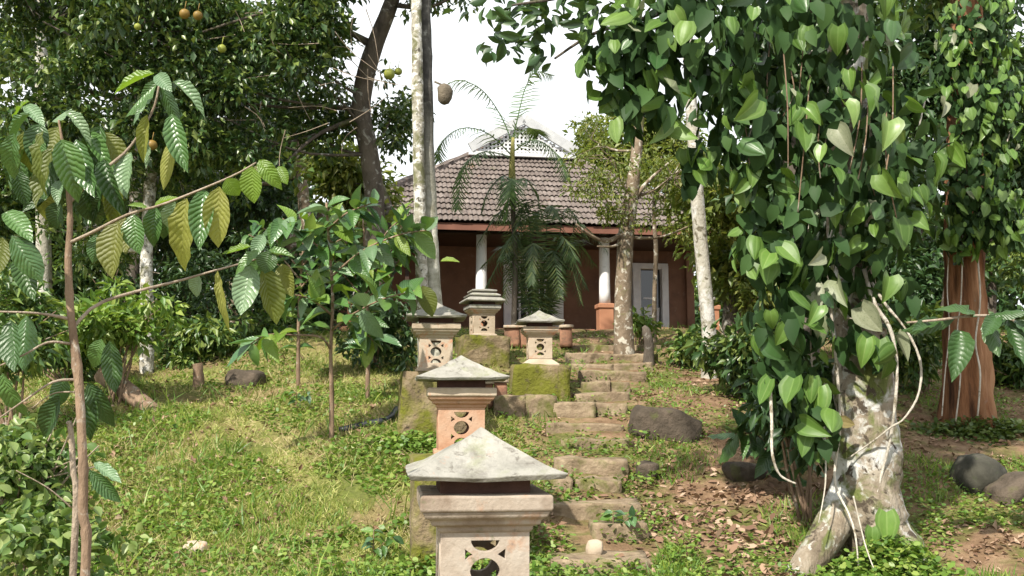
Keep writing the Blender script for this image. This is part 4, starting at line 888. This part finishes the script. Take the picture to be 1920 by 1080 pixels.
PM = (['pepper_green', 'pepper_bright', 'pepper_dark', 'pepper_pale', 'pepper_old'], [58, 20, 15, 6, 1])
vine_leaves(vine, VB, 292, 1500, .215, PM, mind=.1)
for px, py, L_, mt in ((1662, 985, 62, 'pepper_bright'), (1635, 1005, 40, 'pepper_green'), (1512, 830, 44, 'pepper_green'), (1525, 725, 48, 'pepper_bright'), (1625, 655, 50, 'pepper_bright'), (1650, 660, 58, 'pepper_green'), (1535, 615, 45, 'pepper_pale'), (1525, 560, 62, 'pepper_pale')):
    p = W(px, py - L_ * .4, 8.45); leaf(vine, 'heart', mt, p, W(px + random.randint(-8, 8), py + L_ * .6, 8.4), px2m(L_ * .72, 8.4), (-.2, -1, .35))
for pts, r in (([(1620, 505, 8.6), (1640, 570, 8.5), (1668, 615, 8.5), (1682, 680, 8.5), (1678, 760, 8.5), (1668, 830, 8.6), (1650, 900, 8.65), (1636, 960, 8.6)], .03),
               ([(1635, 530, 8.55), (1660, 570, 8.45), (1700, 620, 8.4), (1726, 680, 8.4), (1722, 740, 8.4), (1695, 785, 8.45), (1672, 800, 8.5), (1640, 825, 8.6), (1590, 860, 8.7)], .02),
               ([(1444, 722, 8.4), (1447, 790, 8.35), (1448, 850, 8.3), (1462, 890, 8.3), (1492, 907, 8.3)], .024), ([(1605, 380, 8.7), (1604, 450, 8.65), (1600, 520, 8.7), (1595, 560, 8.75), (1580, 580, 8.75)], .02),
               ([(1520, 380, 8.4), (1516, 430, 8.35), (1505, 475, 8.35)], .012), ([(1545, 500, 8.5), (1580, 590, 8.6), (1630, 592, 8.6)], .014), ([(1555, 560, 8.65), (1570, 700, 8.65), (1575, 800, 8.65), (1565, 900, 8.6), (1590, 960, 8.5), (1603, 1000, 8.4), (1610, 1060, 8.3)], .022),
               ([(1545, 800, 8.6), (1548, 900, 8.5), (1535, 980, 8.4)], .014), ([(1600, 930, 8.4), (1622, 1020, 8.3), (1640, 1070, 8.2)], .012), ([(1530, 450, 8.6), (1520, 620, 8.6), (1530, 760, 8.6), (1550, 850, 8.6)], .014), ([(1585, 350, 8.8), (1575, 200, 8.8), (1560, 40, 8.8)], .02), ([(1450, 200, 8.5), (1500, 120, 8.6), (1560, 60, 8.8)], .014), ([(1395, 290, 8.2), (1420, 180, 8.2), (1380, 130, 8.3)], .01), ([(1738, 170, 8.9), (1722, 240, 8.8), (1700, 300, 8.8)], .014)):
    m = MB(); m.tube(spline([W(*q) for q in pts], 26), [r * .62 * random.uniform(.8, 1.2) * (1 - .45 * i / 25) for i in range(26)], 7, .12); m.build('stem', M['liana'], vine, smooth=True)
for _ in range(14):
    x = random.uniform(1330, 1690); y0 = random.uniform(60, 420); l = random.uniform(80, 260); dd = random.uniform(8.0, 8.5)
    m = MB(); m.tube(spline([W(x, y0, dd), W(x + random.uniform(-12, 12), y0 + l * .5, dd - .05), W(x + random.uniform(-25, 25), y0 + l, dd)], 10), .006, 5, .1); m.build('stem', M['bark_brown'], vine, smooth=True)
# second one
b2 = gx(1812, 12.5)
red = empty('red_bark_tree', b2, 'thick tree with fluted reddish brown bark near the right edge', 'tree')
m = MB(); P = spline([b2 - UP * .3, b2 + UP * .1, W(1813, 690, 12.5), W(1810, 560, 12.5), W(1806, 400, 12.5), W(1810, 150, 12.6), W(1815, -200, 12.7)], 50)
vv = []
sides = 48; NR = 120; P = spline(P, NR)
from mathutils import noise as nzz
for i, p in enumerate(P):
    t = i / (NR - 1); r = np.interp(t, [0, .1, .25, .5, 1], [.40, .35, .29, .24, .17]); fl = np.interp(t, [0, .12, .4, 1], [.16, .12, .08, .05])
    for k in range(sides):
        th = 2 * math.pi * k / sides; dv = Vector((math.cos(th), math.sin(th), 0))
        q = r * (1 + fl * math.sin(5 * th + 1.2 + t * 2.2) + fl * .6 * math.sin(9 * th + t * 3) + .15 * nzz.noise(Vector((math.cos(th) * 5, math.sin(th) * 5, p.z * 1.1))) + .16 * nzz.noise(Vector((math.cos(th) * 14, math.sin(th) * 14, p.z * 3))))
        vv.append(p + dv * q)
m.add(vv, [(i * sides + k, i * sides + (k + 1) % sides, (i + 1) * sides + (k + 1) % sides, (i + 1) * sides + k) for i in range(NR - 1) for k in range(sides)])
m.build('trunk', M['bark_red'], red, smooth=True)
cl_ = np.concatenate([blob_points(*ell(1850, -150, 12.6, 220, 130), 70), blob_points(*ell(1700, -60, 13, 140, 110), 40)])
mesh_np('crown', [clump_leaves(cl_, 46, .45, .16, .45, T_LEAF)], M['leaf_mid'], red)
vine2 = empty('climbing_vine', b2 + Vector((.05, -.5, 0)), 'small leaved climbing vine covering the upper part of the reddish trunk', 'vine')
VB2 = [(ell(1830, 60, 12.0, 75, 90, .4), 40), (ell(1845, 200, 12.0, 85, 110, .4), 60), (ell(1830, 350, 12.0, 85, 100, .4), 55), (ell(1870, 420, 12.0, 60, 60, .3), 25), (ell(1790, 130, 12.1, 40, 80, .3), 14), (ell(1795, 440, 12.1, 40, 50, .3), 12)]
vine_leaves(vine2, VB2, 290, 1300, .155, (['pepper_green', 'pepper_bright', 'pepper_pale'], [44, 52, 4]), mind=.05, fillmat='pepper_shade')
for pts, r in (([(1805, 440, 12.1), (1802, 560, 12.15), (1795, 620, 12.1), (1801, 700, 12.05), (1792, 790, 12.0)], .014), ([(1830, 450, 12.15), (1838, 560, 12.1), (1829, 640, 12.05), (1838, 700, 12.0), (1833, 780, 12.0)], .018), ([(1780, 460, 12.2), (1776, 540, 12.2), (1780, 620, 12.1), (1772, 700, 12.1), (1766, 780, 12.0)], .012), ([(1910, 190, 12), (1890, 260, 12), (1870, 330, 12)], .015)):
    m = MB(); m.tube(spline([W(*q) for q in pts], 18), r * .65, 6, .12); m.build('stem', M['liana'], vine2, smooth=True)

# ================================================================== COFFEE PLANTS AND SHRUBS
def twig(root, pts, r, mat='twig', n=16, name='branch'):
    m = MB(); m.tube(spline(pts, n), lin(r, r * .45, n), 7, .12); return m.build(name, M[mat], root, smooth=True)
D1 = 3.3; cbase = Vector((W(158, 900, D1).x, D1, G(W(158, 900, D1).x, D1)))
coffee = empty('coffee_plant', cbase, 'tall foreground plant with large ribbed hanging leaves along the left edge', 'coffee plant')
m = MB(); P = spline([cbase - UP * .05, W(160, 1080, D1), W(156, 960, D1), W(155, 850, D1), W(146, 700, D1), W(134, 600, D1), W(128, 500, D1), W(131, 400, D1), W(122, 300, D1), W(110, 225, D1)], 60)
m.tube(P, [np.interp(i / 59, [0, .45, .7, .85, 1], [.0165, .0145, .011, .008, .003]) * (1.18 if i % 9 == 0 else 1) for i in range(60)], 10, .1); m.build('stem', M['bark_brown'], coffee, smooth=True)
q0 = Vector((W(140, 900, D1 + .1).x, D1 + .1, cbase.z)); m = MB(); m.tube(spline([q0 - UP * .05, W(141, 1000, D1 + .1), W(137, 880, D1 + .1), W(132, 800, D1 + .1), W(126, 795, D1 + .1)], 20), lin(.013, .008, 20), 8, .12); m.build('stem', M['twig'], coffee, smooth=True)
br_ = lambda pts, r: twig(coffee, [W(x, y, D1 + dz) for x, y, dz in pts], r)
br_([(131, 455, 0), (176, 434, -.05), (240, 402, -.1), (300, 385, -.15), (370, 358, -.2), (440, 328, -.25), (480, 305, -.28)], .006)
br_([(136, 615, 0), (180, 572, .1), (250, 548, .2), (330, 528, .3), (400, 508, .35), (460, 492, .4), (500, 480, .4)], .0065)
br_([(130, 380, 0), (180, 330, .05), (240, 280, .1), (285, 210, .12), (298, 160, .12)], .007)
br_([(131, 598, 0), (90, 590, -.05), (50, 586, -.1), (-20, 584, -.15)], .006); br_([(136, 645, 0), (90, 642, -.05), (45, 665, -.1), (-10, 690, -.1)], .005); br_([(143, 712, 0), (100, 716, -.05), (50, 748, -.08), (-10, 790, -.1)], .005); br_([(140, 735, 0), (100, 738, 0), (60, 765, 0)], .003)
br_([(134, 952, .1), (90, 915, .05), (30, 882, 0)], .003)
CL = [  # base x y, tip x y, width px, kind, depth offset
    (55, 190, 4, 212, 22, 'bright', 0), (57, 214, 2, 264, 24, 'green', -.05), (48, 198, 82, 232, 26, 'pale', 0), (122, 210, 174, 258, 24, 'pale', .05), (98, 228, 128, 198, 26, 'pale', .1), (82, 245, 44, 346, 30, 'olive', -.1), (98, 275, 78, 392, 38, 'olive', 0), (115, 262, 147, 372, 52, 'green', -.12), (143, 262, 186, 374, 44, 'green', -.06), (195, 300, 222, 400, 34, 'dark', .02), (246, 286, 230, 370, 46, 'pale', .1), (26, 250, 6, 338, 38, 'green', -.1), (30, 318, 50, 388, 32, 'dark', .05), (158, 358, 180, 424, 48, 'dark', .08), (112, 338, 106, 382, 22, 'pale', .1), (110, 378, 98, 430, 32, 'dark', .08), (10, 398, 60, 448, 38, 'green', -.15), (22, 442, 74, 524, 48, 'green', -.2), (36, 480, 62, 560, 40, 'dark', -.1), (4, 445, -6, 520, 36, 'olive', -.05), (70, 255, 98, 330, 36, 'green', .05), (150, 290, 135, 360, 36, 'dark', .1), (88, 262, 60, 330, 30, 'green', .1), (165, 250, 205, 310, 30, 'green', .12),
    (289, 138, 208, 168, 28, 'bright', .1), (292, 160, 224, 208, 26, 'green', .05), (294, 140, 320, 168, 28, 'pale', .1), (324, 154, 387, 200, 26, 'pale', .1), (286, 185, 240, 214, 16, 'pale', .15), (276, 215, 265, 304, 24, 'yellow', .1), (322, 214, 347, 320, 40, 'green', .05), (322, 262, 309, 354, 24, 'yellow', .1), (268, 250, 262, 312, 20, 'pale', .15), (298, 150, 262, 200, 24, 'green', .2), (300, 155, 335, 232, 26, 'dark', .2),
    (221, 416, 203, 520, 56, 'olive', -.1), (182, 440, 172, 494, 32, 'green', -.02), (250, 402, 258, 476, 44, 'green', -.12), (292, 388, 283, 462, 34, 'green', -.1), (328, 378, 320, 442, 38, 'pale', -.15), (350, 372, 320, 502, 48, 'yellow', -.2), (383, 356, 372, 465, 44, 'green', -.2), (411, 350, 406, 465, 50, 'yellow', -.24), (277, 392, 240, 382, 15, 'bright', -.12), (290, 386, 334, 366, 15, 'bright', -.12), (312, 382, 305, 450, 34, 'dark', -.05), (234, 408, 240, 480, 40, 'olive', -.02),
    (425, 334, 448, 368, 36, 'bright', -.26), (472, 312, 474, 382, 42, 'bright', -.3), (486, 300, 520, 346, 32, 'bright', -.28), (522, 312, 538, 345, 24, 'bright', -.2), (458, 312, 486, 350, 28, 'bright', -.2), (496, 300, 478, 360, 26, 'olive', -.18),
    (373, 514, 365, 558, 32, 'pale', .35), (408, 508, 416, 608, 16, 'yellow', .38), (470, 498, 452, 594, 48, 'pale', .4), (495, 500, 506, 608, 54, 'olive', .4), (528, 495, 546, 556, 36, 'olive', .45), (494, 440, 474, 482, 26, 'pale', .45), (470, 462, 420, 482, 20, 'bright', .4), (505, 470, 496, 513, 38, 'dark', .38), (486, 470, 436, 500, 22, 'green', .38), (484, 486, 470, 520, 30, 'green', .42), (500, 478, 548, 470, 20, 'green', .4),
    (176, 868, 228, 912, 22, 'pale', -.05), (170, 884, 226, 944, 28, 'green', -.05), (112, 742, 78, 824, 40, 'dark', .05), (165, 718, 206, 802, 36, 'dark', .1), (150, 730, 176, 822, 34, 'dark', .12), (205, 640, 216, 736, 36, 'dark', .2), (120, 708, 98, 770, 34, 'green', .1), (20, 600, 36, 700, 44, 'dark', -.1), (50, 592, 40, 690, 40, 'green', 0), (5, 700, 24, 790, 40, 'green', -.1), (190, 636, 170, 690, 32, 'green', .2)]
for _ in range(26):
    x0, y0 = random.uniform(15, 215), random.uniform(225, 350); a = random.gauss(0, .35); l = random.uniform(70, 115)
    CL.append((x0, y0, x0 + l * math.sin(a), y0 + l * math.cos(a), random.uniform(30, 46), random.choice(['dark', 'dark', 'green', 'olive']), random.uniform(.1, .35)))
for x0, y0, x1, y1, w, mt, dz in CL:
    d = D1 + dz; p = W(x0, y0, d); t = W(x1, y1, d + random.uniform(-.05, .04)); hang = (y1 - y0) > abs(x1 - x0)
    fac = Vector((random.gauss(0, .3), -1, random.uniform(.1, .5))) if hang else Vector((random.gauss(0, .2), -.75, .8))
    leaf(coffee, 'coffee', 'coffee_' + mt, p, t, px2m(w * 1.05, d), fac, random.choice([0, 0, 2, 1, 3, 4]))
def shrub(name, label, cat, base, stems, n, L, mats, kind='bush', group=None, ar=.42, droop=.35, stemmat='bark_brown', r=.02):
    """stems: world paths; leaves in opposite pairs along the upper part of each"""
    root = empty(name, base, label, cat, group)
    for pts, frac, lf in stems:
        twig(root, pts, r if pts is stems[0][0] else r * .5, stemmat, name='stem' if pts is stems[0][0] else 'branch')
        P = spline(pts, 30); k = int(n * lf)
        for i in range(k):
            t = frac + (1 - frac) * (i // 2 + .5 + random.uniform(-.3, .3)) / max(1, k // 2); j = min(28, max(0, int(t * 29))); p = P[j]; tg = (P[j + 1] - P[j]).normalized()
            sd_ = tg.cross(UP); sd_ = sd_.normalized() if sd_.length > .1 else Vector((1, 0, 0)); a = Matrix.Rotation(random.gauss(0, .9), 3, tg) @ (sd_ * (1 if i % 2 else -1))
            ax = (a + tg * random.uniform(.1, .7) - UP * random.uniform(0, droop * 2) + Vector((0, -.25, 0))).normalized(); l = L * random.uniform(.65, 1.2)
            leaf(root, kind, random.choices(*mats)[0], p, p + ax * l, l * ar * random.uniform(.85, 1.15), UP * random.uniform(.5, 1) + Vector((random.gauss(0, .35), -random.uniform(.1, .8), 0)))
    return root
BUSHM = (['leaf_bush', 'leaf_blue', 'coffee_bright', 'coffee_dark'], [50, 30, 10, 6])
d = gp(622, 828).y; sb = gp(622, 828)
def SW(l, d): return [W(x, y, d + dz) for x, y, dz in l]
SAPM = (['leaf_bush', 'leaf_blue', 'coffee_bright', 'coffee_pale', 'coffee_dark'], [44, 26, 10, 14, 6])
sap = shrub('coffee_sapling', 'slim stemmed young coffee tree standing alone on the left lawn with spreading green leaves', 'coffee plant', sb,
      [([sb - UP * .05] + SW([(622, 740, 0), (620, 660, 0), (624, 560, 0), (618, 470, 0), (612, 380, 0)], d), .5, .2), (SW([(620, 655, 0), (600, 632, -.2), (550, 628, -.4), (500, 628, -.6), (470, 645, -.8)], d), .6, .06), (SW([(622, 620, 0), (660, 590, -.4), (720, 560, -.6), (780, 545, -.7)], d), .25, .14),
       (SW([(622, 590, 0), (580, 560, -.3), (530, 550, -.5)], d), .3, .1), (SW([(620, 520, 0), (680, 470, -.3), (750, 440, -.5), (800, 432, -.5)], d), .2, .16), (SW([(618, 480, 0), (570, 440, -.3), (530, 410, -.5)], d), .2, .14), (SW([(615, 430, 0), (650, 400, -.2), (700, 380, -.3)], d), .2, .12), (SW([(622, 600, 0), (670, 610, .2), (700, 640, .2)], d), .3, .1)], 150, .34, SAPM, r=.03, ar=.5)
leaf(sap, 'coffee', 'coffee_olive', W(792, 536, d - .7), W(812, 594, d - .7), px2m(36, d - .7), (.2, -1, .2), 0); leaf(sap, 'coffee', 'coffee_bright', W(826, 490, d - .7), W(862, 488, d - .7), px2m(17, d - .7), (0, -.7, 1), 0)
b = gx(690, 13.4)
shrub('green_bush', 'glossy green leafy bush at the left corner of the house', 'bush', b, [([b] + SW([(690, 620, 0), (685, 500, 0), (680, 400, 0)], 13.4), .2, .2)] + [(SW([(688, 560 - 15 * k, 0), (688 + sx * 40, 520 - 22 * k, -.2), (688 + sx * (70 + 8 * (k % 3)), 470 - 16 * k, -.3)], 13.4), .1, .09) for k in range(5) for sx in (-1, 1)], 190, .3, BUSHM, r=.03)
b = gx(560, 14.2)
shrub('green_bush', 'mid green bush with drooping leaves under the citrus crown, left of the lawn sapling', 'bush', b, [([b] + SW([(560, 600, 0), (566, 500, 0), (575, 400, 0)], 14.2), .2, .2)] + [(SW([(562, 560 - 18 * k, 0), (562 + sx * 50, 510 - 22 * k, -.2), (562 + sx * (80 + 8 * (k % 3)), 480 - 20 * k, -.3)], 14.2), .1, .1) for k in range(4) for sx in (-1, 1)], 130, .28, BUSHM, r=.03)
# undergrowth of mixed low plants, each its own
def under(name, label, px, d, rx, ry, cy, leafm, n, per, L, tpl=T_LEAF, ar=.45, group='undergrowth at the edge of the wood'):
    b = gx(px, d); root = empty(name, b, label, 'bush', group)
    m = MB()
    for _ in range(6): m.tube(spline([b + Vector((random.uniform(-.1, .1), 0, -.05)), W(px + random.uniform(-.5, .5) * rx, cy + ry * .4, d), W(px + random.uniform(-.9, .9) * rx, cy - random.uniform(0, .7) * ry, d + random.uniform(-.3, .3))], 8), lin(.02, .005, 8), 5)
    m.build('stem', M['bark_brown'], root, smooth=True)
    mesh_np('foliage', [clump_leaves(blob_points(*ell(px, cy, d, rx, ry), n, .2), per, .26, L, ar, tpl, .5)], M[leafm], root)
for a in [('undergrowth_bush', 'dark bush behind the twin palm trunk, left of the third lantern', 715, 15.5, 70, 75, 620, 'leaf_dark', 40, 40, .13), ('undergrowth_bush', 'mid green bush behind the lawn mound right of the low reddish stone', 500, 17.5, 100, 70, 610, 'leaf_mid', 46, 40, .14),
          ('undergrowth_bush', 'leafy bush left of the low reddish stone under the dark wood', 385, 16.4, 90, 70, 640, 'leaf_mid', 46, 40, .15), ('undergrowth_bush', 'light green fine leaved bush in front of the pale grey trunk', 215, 13.2, 120, 60, 600, 'weed', 40, 40, .16),
          ('undergrowth_bush', 'bushy growth behind the fallen log at far left', 130, 14.5, 130, 80, 640, 'leaf_mid', 50, 40, .15), ('undergrowth_bush', 'tall shrub at the left edge behind the bare twigs', 30, 11.5, 110, 130, 640, 'leaf_mid', 56, 40, .14),
          ('undergrowth_bush', 'dark shrub in the gap below the citrus crown', 600, 19.5, 130, 110, 560, 'leaf_dark', 50, 40, .16), ('undergrowth_bush', 'tall dark thicket under the wood left of the glossy bush', 440, 20, 150, 110, 540, 'leaf_dark', 56, 40, .16), ('undergrowth_bush', 'dim thicket deep behind the pale grey trunk', 260, 20.5, 170, 120, 540, 'leaf_dark', 56, 40, .16),
          ('undergrowth_bush', 'leafy shrub at the foot of the white bark tree', 1300, 16.5, 34, 40, 645, 'leaf_mid', 22, 36, .15), ('undergrowth_bush', 'dark glossy shrub right of the white bark tree', 1400, 13.5, 70, 75, 655, 'leaf_citrus', 44, 36, .17), ('undergrowth_bush', 'dark leafy plant against the left side of the vine covered trunk', 1500, 9.6, 70, 80, 760, 'leaf_dark', 34, 34, .17),
          ('undergrowth_bush', 'broad shrub in shade left of the red barked trunk', 1725, 14, 55, 80, 660, 'leaf_mid', 40, 36, .15), ('undergrowth_bush', 'mid green shrub at the right edge behind the round boulder', 1900, 14.5, 70, 80, 690, 'leaf_mid', 44, 36, .15), ('undergrowth_bush', 'pale shrub behind the white bark tree near the right end of the house', 1410, 18, 60, 60, 560, 'leaf_light', 30, 36, .13),
          ('undergrowth_bush', 'small plant growing against the foot of the mottled trunk', 1200, 18.2, 22, 22, 605, 'weed', 12, 30, .13), ('undergrowth_bush', 'fern like shrub in the deep shade between the trunks', 1660, 17, 110, 70, 640, 'leaf_mid', 44, 36, .15), ('undergrowth_bush', 'shrub hiding the far corner right of the orange pillar', 1470, 20, 80, 70, 600, 'leaf_dark', 40, 36, .15)]:
    under(*a)
# foreground bush at bottom left
b = gx(40, 6.6); root = empty('leafy_bush', b, 'low sunlit bush with small pale leaves filling the bottom left corner', 'bush')
m = MB()
for _ in range(12): m.tube(spline([b + Vector((random.uniform(-.4, .4), random.uniform(-.3, .3), -.05)), W(random.uniform(-40, 150), 950, 6.6), W(random.uniform(-60, 190), random.uniform(780, 900), random.uniform(6.2, 7))], 8), lin(.014, .004, 8), 5)
m.build('stem', M['twig'], root, smooth=True)
mesh_np('foliage', [clump_leaves(np.concatenate([blob_points(*ell(40, 880, 6.6, 110, 110, .5), 60, .2), blob_points(*ell(60, 1020, 6.3, 130, 90, .5), 50, .2)]), 26, .15, .078, .6, T_BUSH[0], .4)], M['leaf_bottom'], root)
# broad dark leaves reaching in from the right and low broad leaved plants
b = gx(1905, 8.4); sh = empty('broadleaf_shrub', b, 'shrub with broad dark leaves reaching in from the right edge before the red trunk', 'shrub')
twig(sh, [b] + SW([(1930, 800, 0), (1925, 650, 0), (1900, 600, 0), (1830, 592, -.2), (1760, 600, -.3), (1700, 605, -.3)], 8.4), .02)
for x0, y0, x1, y1, w in ((1800, 620, 1795, 700, 46), (1790, 598, 1700, 604, 26), (1850, 596, 1880, 660, 34), (1860, 590, 1925, 575, 26), (1830, 594, 1790, 560, 24), (1760, 600, 1705, 630, 26), (1890, 600, 1915, 690, 36), (1870, 590, 1840, 640, 30), (1905, 600, 1935, 640, 30)):
    leaf(sh, 'coffee', 'coffee_dark', W(x0, y0, 8.2), W(x1, y1, 8.0), px2m(w, 8.2), (0, -.8, .6))
b = gx(1475, 10.3)
shrub('broadleaf_plant', 'plant with long dark drooping leaves on the slope left of the vine covered trunk', 'shrub', b, [([b, b + Vector((-.05, 0, .35)), b + Vector((-.15, -.1, .7))], .2, .4), ([b + UP * .3, b + Vector((-.35, -.1, .6)), b + Vector((-.6, -.2, .62))], .2, .3), ([b + UP * .3, b + Vector((.2, -.1, .6)), b + Vector((.3, -.1, .8))], .2, .3)], 44, .36, (['coffee_dark', 'leaf_blue', 'coffee_green'], [40, 30, 30]), 'coffee', r=.02)
for px, py, lab in ((555, 770, 'small seedling with drooping leaves on the lawn left of the sapling stem'), (1150, 1010, 'little broad leaved weed growing on the lowest steps'), (1590, 1030, 'leafy weed growing over the roots of the thick trunk'), (700, 1050, 'low weed tuft left of the nearest lantern')):
    g = gp(px, py); shrub('seedling', lab, 'plant', g, [([g, g + UP * .12, g + UP * .25], .3, .5), ([g, g + Vector((.1, -.05, .15)), g + Vector((.18, -.08, .2))], .3, .5)], 16, .12, (['leaf_blue', 'leaf_bush', 'weed'], [40, 40, 20]), 'bush', r=.008, group=None, ar=.55)

# ================================================================== GROUND COVER
def cover(n, dmin, dmax, xf, keep):
    u = rng.random(n); e_ = -.6; d = (dmin ** e_ + u * (dmax ** e_ - dmin ** e_)) ** (1 / e_)
    x = rng.uniform(-.6, .6, n) * d + 0; m_ = keep(x, d); x, d = x[m_], d[m_]
    return x, d, gz(x, d)
def pn(x, y, s=1, p=0):
    return (np.sin(1.9 * s * x + 1.3 * s * y + p) + np.sin(-1.2 * s * x + 2.3 * s * y + 2 * p + 1) + np.sin(3.7 * s * x - .6 * s * y + p * 3) * .6 + np.sin(5.3 * s * x + 4.1 * s * y) * .4) / 3
SX = np.array([(q[1] + q[2]) / 2 for q in STEP_Y]); SD = np.array([q[0] for q in STEP_Y]); _o = np.argsort(SD)
def on_path(x, y): return (abs(x - np.interp(y, SD[_o], SX[_o])) < .42) & (y > 8.2) & (y < 16.5)
def near_house(x, y): return (y > 21.3) & (abs(x) < 7)
def soil_patch(x, y): return pn(x, y, .7, 2.0)
def blades(name, label, mat, n, keep, L, w, dmin=6.0, dmax=22, lean=.5, tpl=T_BLADE):
    x, y, z = cover(n, dmin, dmax, .6, keep); N = len(x)
    ax = np.stack([rng.normal(0, lean, N), rng.normal(0, lean, N), np.ones(N)], -1); nr = rng.normal(size=(N, 3)); nr[:, 2] *= .2
    Ls = L * rng.uniform(.5, 1.4, N); o = mesh_np(name, [scatter(np.stack([x, y, z - .01], -1), ax, nr, Ls, w * rng.uniform(.7, 1.3, N), tpl)], M[mat], base=(0, 12, 1)); tag(o, label, kind='stuff'); return o
def lawn(x, y): return (x < np.interp(y, [6, 10, 14, 20], [.35, .2, 0, -.6])) & ~on_path(x, y)
def verge(x, y): return ~lawn(x, y) & ~on_path(x, y) & ~near_house(x, y)
blades('dry_grass', 'short yellowing grass on the sunlit left lawn', 'grass', 230000, lambda x, y: lawn(x, y) & (pn(x, y, .9, 1) + .5 * pn(x, y, 2.9, 5) > -.12 - .3 * rng.random(len(x))), .095, .010, lean=.95)
blades('straw_grass', 'dry straw coloured grass among the lawn', 'straw', 120000, lambda x, y: lawn(x, y) & (pn(x, y, .8, 4) > -.15 + .3 * rng.random(len(x))), .12, .008, lean=.9)
blades('green_grass', 'fresh green grass tufts on the slope', 'grass_green', 110000, lambda x, y: (lawn(x, y) & (pn(x, y, 1.3, 3) > .3)) | (verge(x, y) & (pn(x, y, 1.2, 5) > .25)), .12, .010, lean=.6)
blades('tall_grass', 'taller grass clumps at the left foot of the slope', 'grass_green', 16000, lambda x, y: lawn(x, y) & (x < -.06 * y) & (pn(x, y, 1.9, 6) > .28 - .25 * (x < -.25 * y)) & (y < 14), .26, .014, lean=.55)
def weeds(name, label, mat, n, keep, L, ar=.7, h=.06, tpl=T_ROUND, dmin=6, dmax=21):
    x, y, z = cover(n, dmin, dmax, .6, keep); N = len(x)
    ax = rng.normal(size=(N, 3)); ax[:, 2] = ax[:, 2] * .35 + .1; nr = rng.normal(size=(N, 3)) * .45; nr[:, 2] += 1
    Ls = L * rng.uniform(.5, 1.5, N); o = mesh_np(name, [scatter(np.stack([x, y, z + rng.random(N) ** 1.5 * h], -1), ax, nr, Ls, Ls * ar, tpl)], M[mat], base=(0, 12, 1)); tag(o, label, kind='stuff')
weeds('lawn_weeds', 'small round leaved weeds through the lawn', 'weed', 170000, lambda x, y: lawn(x, y) & (pn(x, y, 1.1, 7) + .4 * pn(x, y, 3.1, 2) > -.1), .048, h=.09)
weeds('slope_weeds', 'green creeping weeds patching the shaded right slope', 'weed', 130000, lambda x, y: verge(x, y) & ((x - 1.95) ** 2 / .5 + (y - 9.3) ** 2 / 1.6 > rng.random(len(x)) * 1.1 - .25) & (pn(x, y, .8, 9) + .35 * pn(x, y, 3.3, 1) > .02 + .15 * rng.random(len(x))), .038, h=.08)
weeds('path_weeds', 'weeds sprouting between the steps', 'weed', 140000, lambda x, y: (abs(x - np.interp(y, SD[_o], SX[_o])) < .75) & (y < 17) & (pn(x, y, 2.6, 2) > .02 + .35 * (y > 12)), .044, h=.13)
def patch(name, label, mat, cx, cy, rx, ry, n, L, h, ar=.7):
    a = rng.normal(size=(n, 2)) * .5; x = cx + a[:, 0] * rx; y = cy + a[:, 1] * ry; z = gz(x, y) + rng.random(n) ** 1.4 * h * np.exp(-(a ** 2).sum(1))
    ax = rng.normal(size=(n, 3)); ax[:, 2] = ax[:, 2] * .35 + .1; nr = rng.normal(size=(n, 3)) * .5; nr[:, 2] += 1; nr[:, 1] -= .3
    Ls = L * rng.uniform(.5, 1.5, n); o = mesh_np(name, [scatter(np.stack([x, y, z], -1), ax, nr, Ls, Ls * ar, T_ROUND)], M[mat], base=(cx, cy, G(cx, cy))); tag(o, label, kind='stuff')
patch('root_weeds', 'pale green creeping plants around the roots of the thick trunk', 'weed', bb.x - .1, bb.y - .5, .5, .3, 3600, .05, .4)
patch('trunk_weeds', 'weeds around the foot of the red barked trunk', 'weed_shade', b2.x, b2.y - .35, .8, .3, 1800, .06, .2)
o_ = None
patch('path_litter', 'reddish brown fallen leaves on bare soil right of the lowest steps', 'litter', 1.95, 9.3, 1.3, 1.8, 1100, .085, .03, .5)
patch('plinth_weeds', 'weeds around the plinth of the second lantern', 'weed', -.5, 8.3, .9, .35, 2400, .05, .25)
patch('bank_weeds', 'weeds at the foot of the tall mossy plinth', 'weed', -.95, 11.4, .9, .3, 2400, .05, .2)
weeds('leaf_litter', 'fallen brown leaves scattered over the right slope', 'litter', 30000, lambda x, y: verge(x, y) & (pn(x, y, .8, 9) < .3) & (pn(x, y, 2.7, 4) > -.35), .068, .5, .02, T_LEAF)
weeds('lawn_litter', 'a few fallen dry leaves on the lawn', 'litter', 14000, lambda x, y: lawn(x, y) & (pn(x, y, 1.5, 8) > -.1), .08, .5, .04, T_LEAF)

print('TRIS', sum(sum(len(p.vertices) - 2 for p in o.data.polygons) if len(o.data.polygons) < 5000 else len(o.data.loops) - 2 * len(o.data.polygons) for o in scn.objects if o.type == 'MESH'))
